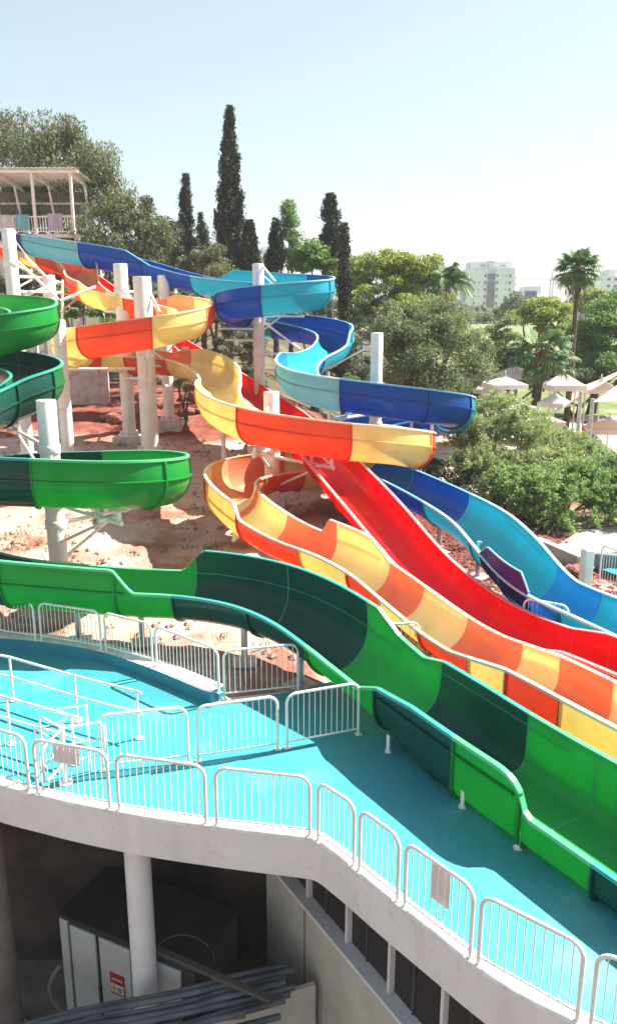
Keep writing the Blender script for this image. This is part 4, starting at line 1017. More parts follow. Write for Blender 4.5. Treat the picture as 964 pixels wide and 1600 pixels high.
# middle band
tree('spreading_tree','broad yellow green tree in the centre of the skyline, right of the cypresses','tree',
 [(612,440,62,60,42),(570,430,62,34,30),(650,425,62,40,30),(600,410,62,34,18),(668,455,62,34,28),(560,470,60,30,30),(620,480,60,60,26)],bright,cr=.8,nleaf=190,L=.24,Wd=.13,r0=.4,per=.6,flat=.55)
tree('olive_tree','large grey green olive tree standing right behind the lower blue loop column','tree',
 [(672,550,37,72,62),(620,520,37,40,42),(640,590,36,52,36),(715,520,37,44,40),(740,570,37,36,44),(690,610,36,60,26),(660,490,38,40,22)],olive,cr=.62,nleaf=200,L=.15,Wd=.052,r0=.32,per=1.1,flat=.8,twigs=90)
tree('round_tree','small round grey green tree in front of the white tower block','tree',[(775,508,56,32,26),(785,535,55,26,22)],olive,cr=.5,nleaf=150,L=.17,Wd=.07,r0=.25,per=.9)
tree('spreading_tree','yellow green tree behind the lower fan palm','tree',[(845,490,66,44,24),(815,495,66,24,18),(868,510,65,32,24)],bright,cr=.7,nleaf=170,L=.24,Wd=.12,r0=.3,per=.7)
tree('spreading_tree','large fresh green tree right of the tall palm, cut by the picture edge','tree',[(935,510,56,44,46),(985,500,56,50,48),(915,540,56,34,34),(900,575,55,36,24),(960,575,54,50,26)],midg,cr=.8,nleaf=190,L=.22,Wd=.11,r0=.4,per=.7)
tree('spreading_tree','pale green tree far behind at the right picture edge','tree',[(955,468,80,40,16),(930,478,80,26,14)],bright,cr=.8,nleaf=140,L=.3,Wd=.15,r0=.3,per=.6)
tree('leafy_tree','dark tree in shade between the olive tree and the umbrellas','tree',[(745,595,43,30,28),(770,575,44,30,26),(725,610,42,24,20)],darkl,cr=.5,nleaf=150,L=.17,Wd=.08,r0=.2,per=.9)
tree('leafy_tree','dark green tree behind the lower fan palm trunk, above the umbrellas','tree',[(815,560,50,44,22),(860,575,50,44,26),(790,560,50,30,24)],darkl,cr=.5,nleaf=150,L=.2,Wd=.1,r0=.2,per=.8)
# shrubs behind the columns and under the blue loops
tree('dark_shrub','dark tangled shrub under the upper blue loop, left of its column','shrub',[(375,545,44.5,36,42),(350,510,45.6,26,24),(385,595,43.3,26,20)],darkl,cr=.4,nleaf=130,L=.14,Wd=.06,r0=.12,per=1.3,stems=3)
tree('dark_shrub','dark leafy shrub right of the upper blue loop column','shrub',[(490,480,49.1,32,20),(520,540,48.0,42,44),(470,520,49.1,40,30),(555,575,46.8,26,36),(500,590,46.8,40,24)],darkl,cr=.45,nleaf=130,L=.15,Wd=.07,r0=.14,per=1.0,stems=3)
tree('dark_shrub','dark mass of shrub between the thin cypress and the olive tree','shrub',[(565,520,52.6,26,50),(575,590,50.3,26,36),(590,470,53.8,30,30)],darkl,cr=.5,nleaf=140,L=.16,Wd=.07,r0=.14,per=.9,stems=2)
tree('green_shrub','green shrub behind the yellow loop and the column pair at the left','shrub',[(130,480,46.8,40,26),(190,500,46.8,40,26),(95,470,48.0,30,26),(165,535,45.6,50,22)],midg,cr=.45,nleaf=140,L=.16,Wd=.07,r0=.14,per=.9,stems=3)
tree('green_shrub','sparse green shrub behind the slim column of the orange loop','shrub',[(292,600,40.4,24,26),(310,570,40.9,20,20),(285,560,40.9,20,22)],olive,cr=.35,nleaf=110,L=.13,Wd=.05,r0=.08,per=1.2,stems=3)
tree('green_shrub','loose olive shrub below the middle of the top blue run','shrub',[(290,470,51.5,50,24),(340,480,50.3,30,22),(240,462,51.5,40,18),(420,470,51.5,30,20)],olive,cr=.45,nleaf=130,L=.15,Wd=.06,r0=.12,per=.9,stems=3)
tree('dark_shrub','dark undergrowth at the far left behind the green loops','shrub',[(30,450,49.1,40,26),(70,480,49.1,40,30),(20,520,46.8,40,26)],darkl,cr=.45,nleaf=130,L=.15,Wd=.07,r0=.12,per=.9,stems=3)
tree('green_shrub','bright green shrub near the base of the thin ragged cypress','shrub',[(545,600,43.3,22,16),(560,610,42.1,20,12)],midg,cr=.3,nleaf=110,L=.13,Wd=.06,r0=.07,per=1.6,stems=3)
tree('shade_hedge','added dark hedge standing in for tree shade behind the gazebo at the right','hedge',[(900,598,53,40,20),(950,590,53,46,26),(860,600,54,30,18)],darkl,cr=.55,nleaf=150,L=.2,Wd=.09,r0=.15,per=.8,stems=3)  # hedge added to darken the lawn like tree shade
tree('shade_hedge','added dark hedge standing in for shade behind the parasols, under the small round tree','hedge',[(770,590,52,40,24),(730,600,52,36,26),(815,590,53,36,20)],darkl,cr=.55,nleaf=150,L=.2,Wd=.09,r0=.15,per=.8,stems=3)  # also added, its dark leaves stand in for tree shade
# big feathery bushes right
spray_bush('feathery_bush','large light green feathery bush filling the right side above the blue slide','bush',
 [(800,705,30,66,54),(752,665,31,48,40),(815,655,31,44,30),(765,740,29,62,44),(722,695,31,34,40),(862,718,30,46,36),(775,635,31.5,26,20)],acac,(float(atZ(790,800,0).x),29,-.05),nbr=300,stems=10,bmat=pale_bark)
spray_bush('feathery_bush','dense fresh green bush right of the blue slide, drooping toward the pink path','bush',
 [(890,765,27,76,54),(835,775,26.6,60,48),(945,752,27.5,60,54),(795,765,27.6,50,42),(900,806,26,60,28),(985,790,26.5,50,54),(845,808,26,40,24)],mat_leaf('dense_leaf',(.12,.24,.06),(.25,.37,.115),(.42,.50,.20),.5,trans=.5),(float(atZ(850,835,0).x),25.2,-.05),nbr=340,stems=9,L=.11,Wd=.042)
spray_bush('feathery_bush','yellowish bush below the gazebo, in front of the stacked white chairs','bush',[(880,695,33,40,24),(920,708,32.5,36,22),(850,675,33.5,24,18)],acac,(float(atY(885,700,33).x),33,-.05),nbr=130,stems=5,r0=.06)
tree('dark_shrub','dark shaded thicket under the lower blue loop, left of the feathery bush','shrub',[(700,745,29,40,40),(735,770,28,40,30),(650,720,30,40,20)],darkl,cr=.35,nleaf=140,L=.11,Wd=.05,r0=.08,per=1.6,stems=4)
# far-off wood
lobes=[]
for px in range(380,1080,26): lobes.append((px,486+rng.uniform(-4,8),rng.uniform(115,170),24,rng.uniform(12,20)))
for px in range(-100,420,40): lobes.append((px,430+rng.uniform(-8,20),rng.uniform(85,110),36,rng.uniform(26,40)))
L_=[lobe_px(*l) for l in lobes]; cl=clumps_of(L_,.14); pos,ax=foliage(cl,1.7,110,0,.6)
o=leaf_mesh('distant_wood',pos,ax,.65*rng.uniform(.6,1.3,len(pos)),.4*rng.uniform(.6,1.3,len(pos)),far_m,None); o['kind']='stuff'

# ------------------------------------------------------------------ palms
def fan_palm(label,basept,crownpt,r0,nf,fl,bend=0,group='fan palms by the pool terrace',skirt=True):
    b=Vector(basept); c=Vector(crownpt); root=thing('fan_palm',label,'palm tree',b,0,group)
    a=MB(); pts=catmull([b-Vector((0,0,.2)),b.lerp(c,.35)+Vector((bend,0,0)),b.lerp(c,.7)+Vector((bend*.6,0,0)),c],8)[0]; n=len(pts)
    rs=[r0*(1.25-.55*min(1,i/(n*.25)) if i<n*.25 else .72-.12*i/n) for i in range(n)]; rs=[r0*(1.3-.6*(i/(n-1))**.5)+.012*(i%2) for i in range(n)]
    a.tube(pts,rs,12); a.build('trunk',bark_m,root)
    if skirt:
        P=np.array(c)+rng.normal(size=(260,3))*np.array([.20,.20,.45])-np.array([0,0,.5]); A=rng.normal(size=(260,3))*.5+np.array([0,0,-1.0])
        leaf_mesh('boot_skirt',P,A,.5*np.ones(260),.10*np.ones(260),mat_leaf('dead_frond',(.16,.07,.045),(.24,.11,.07),(.34,.20,.13),1),root)
    for f in range(nf):
        an=f*2.399+rng.uniform(-.2,.2); elv=R(68)-R(105)*(f/(nf-1))**.85+rng.uniform(-.08,.08)
        d=Vector((math.cos(an)*math.cos(elv),math.sin(an)*math.cos(elv),math.sin(elv))); s=Vector((-math.sin(an),math.cos(an),0)); u=s.cross(d)*-1
        if u.z<0: u=-u
        pl=fl*.55; e=c+d*pl-Vector((0,0,.10*pl)); mb=MB(); mb.tube([c,c.lerp(e,.5)+Vector((0,0,.03)),e],[.035,.026,.018],5,caps=False,mi=0)
        nb=22
        for k in range(nb):
            q=(k/(nb-1)-.5)*R(215); bl=fl*.62*(1-.28*abs(q)/2)*rng.uniform(.9,1.08); dd=(d*math.cos(q)+s*math.sin(q)).normalized(); w_=.040*fl
            cr_=dd.cross(u).normalized()*w_; p0=e; p1=e+dd*bl*.55+u*.02; p2=e+dd*bl*.82-Vector((0,0,.12*bl)); p3=e+dd*bl*.93-Vector((0,0,.42*bl*rng.uniform(.5,1.2)))
            mb.add([p0,p1-cr_,p1+cr_,p2-cr_*.6,p2+cr_*.6,p3],[(0,1,2),(1,3,4,2),(3,5,4)],0,False)
        mb.build('frond',palml,root)
    return root
fan_palm('tall fan palm with a slim leaning trunk, rising against the sky at the right',tuple(atY(884,655,45)-Vector((0,0,.3))),tuple(atY(903,420,45)),.15,30,1.32,bend=.05)
q=atY(848,552,41); fan_palm('shorter fan palm with wide drooping fronds left of the tall one',(q.x-.25,41,0),tuple(q),.28,22,1.75,bend=-.1)
def feather_palm(label,basept,crownpt,nf,fl):
    b=Vector(basept); c=Vector(crownpt); root=thing('feather_palm',label,'palm tree',b)
    a=MB(); a.tube([b,b.lerp(c,.5),c],[.2,.16,.13],10); a.build('trunk',pale_bark,root)
    for f in range(nf):
        an=f*2.399; elv=R(80)-R(85)*(f/(nf-1)); h=Vector((math.cos(an),math.sin(an),0)); mb=MB()
        rac=[]
        for i in range(13):
            t=i/12; rac.append(c+h*(fl*t*math.cos(elv)*(1-.1*t))+Vector((0,0,fl*(t*math.sin(elv)-.75*t*t*(.6+.4*math.cos(elv))))))
        mb.tube(rac,[.03*(1-.8*i/12) for i in range(13)],5,caps=False)
        for i in range(1,13):
            t=(rac[i]-rac[i-1]).normalized(); s=t.cross(Vector((0,0,1))).normalized()
            for sg in (-1,1):
                for sub in (0,.5):
                    o=rac[i-1].lerp(rac[i],sub+.2); l=fl*.32*(1-.6*abs(i/12-.45)); dv=(s*sg*.8+t*.5-Vector((0,0,.45+.2*rng.uniform()))).normalized(); e=o+dv*l; wv=t*.035*fl/2.4
                    mb.add([o-wv,o+wv,o.lerp(e,.6)+wv*.9-Vector((0,0,.0)),e-Vector((0,0,.12)),o.lerp(e,.6)-wv*.9],[(0,1,2,3,4)],0)
        mb.build('frond',palml,root)
q=atY(700,440,50); feather_palm('feathery plumed palm between the yellow green tree and the white tower block',(q.x,50,0),tuple(q),15,2.35)

# dry weeds on the bare earth
P=[];A=[]
for q in range(420):
    x=rng.uniform(-14,7); y=rng.uniform(16,42)
    if y<yb(x)+.5 or mnoise.noise(Vector((x*.3,y*.3,2)))<.05: continue
    n=int(rng.integers(10,34)); s=rng.uniform(.5,1.3); P.append(np.array([x,y,zg(x,y)+.02])+rng.normal(size=(n,3))*np.array([.14,.14,.02])*s+np.array([0,0,.07*s])); A.append(rng.normal(size=(n,3))*.5+np.array([0,0,1.0]))
P=np.concatenate(P);A=np.concatenate(A); o=leaf_mesh('dry_weeds',P,A,.22*rng.uniform(.5,1.4,len(P)),.025*np.ones(len(P)),mat_leaf('dry_weed',(.16,.14,.06),(.24,.20,.10),(.20,.24,.09),.4),None); o['kind']='stuff'
# ------------------------------------------------------------------ shelter on the start tower
YS=50.0
def sx(px,Y=YS,py=330): return atY(px,py,Y).x
zfl=atY(60,366,YS).z; zrf=atY(60,268,YS).z; sh=thing('shelter','white framed shelter with ribbed roof and dark lattice back, on the slide start tower','shelter',(sx(20),YS+1.5,zg(sx(20),YS)))
X0,X1=sx(-70),sx(118); D=4.4
a=MB(); n=60
V=[]
for i in range(n+1):
    x=X0-.4+(X1-X0+.75)*i/n; dz=.05 if i%2 else 0
    V+=[(x,YS-.7,zrf+dz+.10),(x,YS+D+.3,zrf+dz-.18),(x,YS-.7,zrf+dz+.06),(x,YS+D+.3,zrf+dz-.22)]
for i in range(n):
    q=4*i; a.add([],[],0); a.f+= [(q,q+4,q+5,q+1),(q+2,q+3,q+7,q+6),(q,q+2,q+6,q+4),(q+1,q+5,q+7,q+3)]; a.m+=[0]*4; a.s+=[False]*4
a.v=[tuple(v) for v in V]; a.build('roof',mat_simple('roof_sheet',(.86,.81,.70),(.76,.71,.60),1.5,.5),sh)
a=MB(); a.box(((X0+X1)/2,YS+D/2-.1,zfl-.12),(X1-X0+.5,D+.6,.2)); a.build('floor',cream_steel,sh)
a=MB(); a.box(((X0+X1)/2+.1,YS-.45,zrf-.06),(X1-X0+.7,.10,.16)); a.build('beam',cream_steel,sh)
for px in (-66,2,58,117):
    x=sx(px); a=MB(); a.box((x,YS-.4,(zfl+zrf-.1)/2),(.15,.15,zrf-zfl-.12)); pst=a.build('post',cream_steel,sh)
    a=MB(); a.box((x-.1,YS+D,(zfl+zrf-.4)/2),(.14,.14,zrf-zfl-.45)); a.build('post',cream_steel,sh)
    a=MB(); a.bar((x,YS-.36,zrf-.16),(x-.1,YS+D,zrf-.42),.10,.2); a.build('rafter',cream_steel,sh)
    a=MB(); a.bar((x-.1,YS+D-.1,zfl+.1),(x-.06,YS+D-1.6,zrf-.32),.12,.12); a.build('strut',cream_steel,sh)
m,nt,out=nodes_of('lattice_panel'); b=N(nt,'ShaderNodeBsdfPrincipled'); b.inputs['Roughness'].default_value=.8
tc=N(nt,'ShaderNodeTexCoord'); wv=N(nt,'ShaderNodeTexWave'); wv.bands_direction='X'; wv.inputs['Scale'].default_value=2.2; nt.links.new(tc.outputs['Object'],wv.inputs['Vector'])
rp=N(nt,'ShaderNodeValToRGB'); rp.color_ramp.elements[0].color=(.09,.09,.08,1); rp.color_ramp.elements[1].color=(.20,.20,.18,1); nt.links.new(wv.outputs['Fac'],rp.inputs[0]); nt.links.new(rp.outputs[0],b.inputs['Base Color']); nt.links.new(b.outputs[0],out.inputs[0])
for q in range(3):
    z0=zfl+.75+(zrf-.5-zfl-.75)*q/3; z1=zfl+.75+(zrf-.5-zfl-.75)*(q+1)/3
    a=MB(); a.box(((X0+sx(104))/2,YS+D-.1,(z0+z1)/2),(sx(104)-X0,.05,z1-z0-.12)); a.build('back_panel',m,sh)
    a=MB(); a.box(((X0+sx(106))/2,YS+D-.16,z0-.02),(sx(106)-X0+.1,.08,.12)); a.build('cross_rail',cream_steel,sh)
rl=MB(); rl.box(((X0+X1)/2,YS-.3,zfl+.95),(X1-X0,.07,.07)); rl.box(((X0+X1)/2,YS-.3,zfl+.12),(X1-X0,.05,.05)); ro=rl.build('railing',white_steel,sh)
for i in range(44):
    x=X0+(X1-X0)*(i+.5)/44; a=MB(); a.box((x,YS-.3,zfl+.535),(.035,.035,.78)); a.build('baluster',white_steel,ro)
for px in (-60,0,60,120):
    for yy in (YS-.2,YS+D):
        x=sx(px); g=zg(x,yy)-.2; a=MB(); a.box((x,yy,(g+zfl-.22)/2),(.3,.3,zfl-.22-g)); a.build('tower_leg',cream_steel,sh)
for q in range(3):
    z0=2.5+q*2.4; a=MB(); a.bar((sx(-60),YS-.2,z0),(sx(60),YS-.2,z0+2.2),.1,.1); a.bar((sx(0),YS-.2,z0+2.2),(sx(120),YS-.2,z0),.1,.1); a.build('brace',cream_steel,sh)
for px0,px1,col,lab,dz in ((4,25,(.68,.62,.64),'pale pinkish cloth hung over the shelter railing at its left',.0),(28,48,(.20,.52,.58),'light turquoise cloth hung over the shelter railing',.06),(77,100,(.54,.46,.54),'mauve striped cloth hung over the shelter railing toward its right',.12)):
    a=MB(); nn_=16; V=[]
    for i in range(nn_+1):
        x=sx(px0)+(sx(px1)-sx(px0))*i/nn_; y=YS-.345-.02*math.sin(i*1.7)
        V+=[(x,y,zfl+.25),(x,y,zfl+1.0+dz),(x,y-.012,zfl+1.0+dz),(x,y-.012,zfl+.25)]
    for i in range(nn_):
        for q in range(4): a.add([V[4*i+q],V[4*i+(q+1)%4],V[4*i+4+(q+1)%4],V[4*i+4+q]],[(0,1,2,3)],0)
    o=a.build('hung_cloth',mat_simple('cloth_%d'%px0,col,tuple(c*.7 for c in col),3,.9,vec_scale=(4,1,.3)),origin=(sx(px0),YS-.35,zfl+.25)); tag(o,lab,'cloth')

# ------------------------------------------------------------------ far buildings
bw=mat_simple('pale_stone_cladding',(.72,.70,.71),(.64,.62,.63),.15,.8); bg_=mat_simple('tinted_glass',(.05,.065,.09),(.035,.05,.07),.4,.25); bsh=mat_simple('window_dark',(.07,.075,.10),None,.4,.3)
def P3(px,py,Y): return atY(px,py,Y)
def block(mb,x0,x1,y0,y1,z0,z1,mi=0): mb.box(((x0+x1)/2,(y0+y1)/2,(z0+z1)/2),(x1-x0,y1-y0,z1-z0),mi=mi)
YT=360
def tx(px): return P3(px,440,YT).x
def tz(py): return P3(770,py,YT).z
tw=thing('apartment_tower','tall pale apartment tower with a dark glazed centre strip, seen above the trees','building',(tx(768),YT,-2))
a=MB(); block(a,tx(729),tx(763),YT,YT+16,-2,tz(420)); block(a,tx(763),tx(773),YT+1.2,YT+15,-2,tz(409)); block(a,tx(773),tx(803),YT-.6,YT+16,-2,tz(419)); a.build('wall',bw,tw)
a=MB(); block(a,tx(735),tx(800),YT+2,YT+13,tz(420),tz(409)); block(a,tx(762),tx(776),YT+3,YT+8,tz(409),tz(407)); block(a,tx(803),tx(807),YT+3,YT+14,-2,tz(433)); a.build('penthouse',bw,tw)
a=MB(); block(a,tx(761),tx(772),YT-.9,YT+.3,tz(480),tz(440)); block(a,tx(761),tx(772),YT-.9,YT+.3,tz(436),tz(428)); gl=a.build('glazed_strip',bg_,tw)
step=10.7
for fl_ in range(8):
    py=431+fl_*step
    for px,wpx,hp in ((741,2.6,3.6),(748,1.6,2.2),(757.5,3.2,4.2),(775.8,3.2,4.2),(789.5,1.7,2.2),(795.5,3.0,4.4)):
        if fl_==0 and px in (741,748): continue
        a=MB(); block(a,tx(px-wpx/2),tx(px+wpx/2),YT-.75 if px>773 else YT-.12,YT+.4,tz(py+hp/2),tz(py-hp/2)); w_=a.build('window',bsh,tw)
    a=MB(); block(a,tx(803),tx(807.5),YT-.2,YT+3.2,tz(py+4.4),tz(py+1.2)); a.build('balcony',bw,tw)
    if fl_>1:
        a=MB(); block(a,tx(724),tx(729.4),YT+2,YT+6,tz(py+4.4),tz(py+1.2)); a.build('balcony',bw,tw)
for px in (752,756,784,788):
    a=MB(); block(a,tx(px-1),tx(px+1),YT+1.9,YT+2.3,tz(416),tz(413.5)); a.build('window',bsh,tw)
def low_block(name,label,x0,x1,py,Y,wins,steps):
    c=P3((x0+x1)/2,py,Y); r_=thing(name,label,'building',(c.x,Y,-2)); zt=c.z; k=Y/FPX
    a=MB(); xs0,xs1=P3(x0,py,Y).x,P3(x1,py,Y).x; block(a,xs0,xs1,Y,Y+18,-2,zt)
    for (f0,f1,dz) in steps: block(a,xs0+(xs1-xs0)*f0,xs0+(xs1-xs0)*f1,Y+2,Y+14,zt,zt+dz)
    a.build('wall',bw,r_)
    for j in range(3):
        for i in range(wins):
            xx=xs0+(xs1-xs0)*(i+.5)/wins; a=MB(); block(a,xx-.7,xx+.7,Y-.1,Y+.3,zt-1.0-3.1*j-1.2,zt-1.0-3.1*j); a.build('window',bsh,r_)
low_block('apartment_block','stepped white apartment block just right of the tall tower',808,850,464,420,6,[(.1,.75,3.0),(.3,.9,5.2)])
low_block('apartment_block','pale apartment block behind the tall palm crown',902,950,447,440,6,[(.2,.6,2.5)])
low_block('apartment_block','pale apartment block at the right edge of the skyline, taller than its neighbour',946,1010,431,400,6,[(.1,.3,3.0),(.5,.8,2)])
low_block('apartment_block','faint pale building behind the cypresses, mostly hidden',400,432,392,300,3,[(.2,.8,1.5)])
cr=thing('tower_crane','thin pale tower crane between the tall tower and the palm','crane',(P3(862,470,520).x,520,-2))
zt=P3(862,436,520).z; xc=P3(862,436,520).x; cm=mat_simple('crane_paint',(.55,.53,.52),None,1,.5)
def lattice(mb,p_,q_,w_,nseg):
    p_,q_=Vector(p_),Vector(q_); d=(q_-p_).normalized(); u=Vector((0,1,0)); s=d.cross(u).normalized(); C4=[(s*i+u*j)*w_/2 for i,j in ((-1,-1),(1,-1),(1,1),(-1,1))]
    for o in C4: mb.bar(p_+o,q_+o,w_*.16,w_*.16)
    for i in range(nseg):
        a_=p_.lerp(q_,i/nseg); b_=p_.lerp(q_,(i+1)/nseg)
        for k in range(4): mb.bar(a_+C4[k],b_+C4[(k+1)%4],w_*.1,w_*.1)
a=MB(); lattice(a,(xc,520,-2),(xc,520,zt),1.7,14); a.build('mast',cm,cr)
a=MB(); lattice(a,(xc+5,520,zt),(P3(810,436,520).x,520,zt),1.2,22); a.build('jib',cm,cr)
a=MB(); lattice(a,(xc,520,zt),(xc+6,520,zt),1.2,4); a.box((xc+6,520,zt-1),(2,1.4,1.8)); a.build('counter_jib',cm,cr)
a=MB(); a.bar((xc,520,zt),(xc,520,zt+4.5),.6,.6); a.tube([(xc,520,zt+4.4),(xc-12,520,zt+.6)],.1,5); a.tube([(xc,520,zt+4.4),(xc+5,520,zt+.6)],.1,5); a.build('apex',cm,cr)

# ------------------------------------------------------------------ parasols, gazebo, sails
canv=mat_frp('pale_canvas',(.74,.70,.66),.25,.85,.06); pinkcv=mat_frp('pinkish_canvas',(.72,.58,.50),.3,.85,.08)
def parasol(px,py,Y,hw,rise,label,sides=4,rot=.3,mat=canv,group='pale canopies on the pool terrace',name='parasol',valance=.22):
    c=atY(px,py,Y); r=hw*Y/FPX*1.0; g=zg(c.x,Y)-.05; root=thing(name,label,'parasol' if name=='parasol' else 'gazebo',(c.x,Y,g),0,group)
    rr=r*1.3 if sides==4 else r; M=10; V=[(c.x,Y,c.z+rise)]; F=[]
    S=sides*4
    for j in range(1,M+1):
        for i in range(S):
            an=rot+2*math.pi*i/S; sec=2*math.pi/sides; loc=((an-rot)%sec)-sec/2; kk=math.cos(sec/2)/math.cos(loc)*1.0
            t=j/M; rad=rr*t*kk; z=c.z+rise*.58*(1-t)**1.05
            V.append((c.x+rad*math.cos(an),Y+rad*math.sin(an),z))
    for i in range(S): F.append((0,1+i,1+(i+1)%S))
    for j in range(M-1):
        for i in range(S): q=1+j*S; F.append((q+i,q+S+i,q+S+(i+1)%S,q+(i+1)%S))
    q=1+(M-1)*S; n0=len(V)
    for i in range(S): x,y,z=V[q+i]; V.append((x,y,z-valance))
    for i in range(S): F.append((q+i,n0+i,n0+(i+1)%S,q+(i+1)%S))
    a=MB(); a.add(V,F,0); a.build('canopy',mat,root)
    if name=='parasol':
        a=MB(); a.tube([(c.x,Y,g),(c.x,Y,c.z+rise)],.04,8); a.build('pole',white_steel,root)
    else:
        for i in range(sides):
            an=rot+2*math.pi*i/sides; x=c.x+rr*.96*math.cos(an); y=Y+rr*.96*math.sin(an); a=MB(); a.tube([(x,y,g),(x,y,c.z)],.045,8); a.build('leg',white_steel,root)
    return root
parasol(803,584,43,30,.75,'pale parasol at the back left, beyond the one above the feathery bush')
parasol(788,599,39,30,.6,'pale parasol just above the top of the feathery bush, left of the palm trunks',rot=.9)
parasol(880,600,44,30,1.05,'white gazebo with a peaked roof behind the tall palm trunk',name='gazebo',rot=.75,valance=.3)
parasol(865,628,40,22,.8,'white parasol low in front of the gazebo, left of the tall palm trunk',rot=.2)
parasol(812,640,37.5,34,.6,'pale parasol partly behind the vine covered palm stem',rot=.5)
parasol(835,655,36.5,40,.5,'wide pinkish white parasol between the bush and the tall palm',rot=.85,mat=pinkcv)
parasol(612,600,52,34,.7,'pale parasol glimpsed between the lower blue loop column and the olive tree',rot=.4)
parasol(598,612,47,26,.6,'lower pale parasol behind the lower blue loop column',rot=1.0)
parasol(950,668,39,36,.7,'pinkish parasol at the right picture edge above the stacked chairs',rot=.6,mat=pinkcv)
parasol(938,607,45,26,.8,'white parasol behind the long shade sail at the right',rot=.4)
parasol(758,606,42,24,.6,'small pale parasol at the left edge of the terrace under the round tree',rot=.7)
parasol(905,700,34,26,.5,'pinkish parasol just above the yellowish bush at the right',rot=.3,mat=pinkcv)
def sail(corners,label,sag=.35,mat=pinkcv):
    c=[atY(*q) for q in corners]; n=12; V=[]
    for i in range(n+1):
        for j in range(n+1):
            u,v=i/n,j/n; pu=u+.0; q=(c[0]*(1-u)+c[1]*u)*(1-v)+(c[3]*(1-u)+c[2]*u)*v
            q=Vector(q); q.z-=sag*(4*u*(1-u)+4*v*(1-v))*.5*.6; V.append(q)
    root=thing('shade_sail',label,'shade sail',(c[0].x,c[0].y,zg(c[0].x,c[0].y)),0,'shade sails over the pool terrace')
    a=MB(); F=[(i*(n+1)+j,(i+1)*(n+1)+j,(i+1)*(n+1)+j+1,i*(n+1)+j+1) for i in range(n) for j in range(n)]
    a.add(V,F,0,True); a.add([q-Vector((0,0,.012)) for q in V],[f[::-1] for f in F],0,True); a.build('cloth',mat,root)
    for q in c[:2]:
        a=MB(); a.tube([(q.x,q.y,zg(q.x,q.y)-.1),(q.x,q.y,q.z+.15)],.09,10); a.build('pole',galv,root)
sail([(907,616,37),(845,655,43),(905,604,52),(1000,562,46)],'long pinkish shade sail slanting up from the grey post to the right picture edge')
sail([(925,628,36),(1010,618,34),(1040,560,44),(985,584,46)],'smaller beige shade sail at the right picture edge below the long one',.2)
# plastic chairs
def chair_mb(col,name,label,loc,rz,group,stack=1):
    root=thing('plastic_chair',label,'chair',loc,rz,group); m_=mat_simple('plastic_'+name,col,None,3,.4); o=Vector((0,0,0))
    a=MB(); a.box((0,0,.43),(.48,.46,.04),bevel=.015); a.build('seat',m_,root,origin=o)
    a=MB()
    for x in (-.18,-.09,0,.09,.18): a.box((x,.24,.68),(.06,.025,.42),mat=Matrix.Rotation(R(-12),3,'X'))
    a.tube([(-.22,.2,.43),(-.22,.3,.86),(0,.32,.92),(.22,.3,.86),(.22,.2,.43)],.022,8); a.build('backrest',m_,root,origin=o)
    for sx_ in (-.21,.21):
        a=MB(); a.tube([(sx_,-.22,.42),(sx_*1.1,-.24,.64),(sx_*1.1,.22,.66)],.018,8); a.build('armrest',m_,root,origin=o)
        for sy in (-.2,.22):
            a=MB(); a.tube([(sx_,sy,.43),(sx_*1.12,sy*1.15,0)],.02,8); a.build('leg',m_,root,origin=o)
    return root
def ongr(px,py,Y): q=atY(px,py,Y); return Vector((q.x,q.y,zg(q.x,q.y)-.03))
cg='plastic chairs on the pool terrace'
chair_mb((.02,.10,.55),'blue','blue plastic chair beside the sunbather in orange, on the lawn',ongr(924,640,40.5),R(200),cg)
chair_mb((.02,.06,.42),'deep_blue','deep blue plastic chair just right of the tall palm trunk',ongr(896,632,41.5),R(160),cg)
for k in range(3):
    q=ongr(944,690,35)+Vector((.03*k,.10*k,.16*k)); chair_mb((.78,.78,.76),'white',['bottom chair of the white plastic stack under the right edge parasol','middle chair of the white plastic stack under the right edge parasol','top chair of the white plastic stack under the right edge parasol'][k],q,R(70),cg)

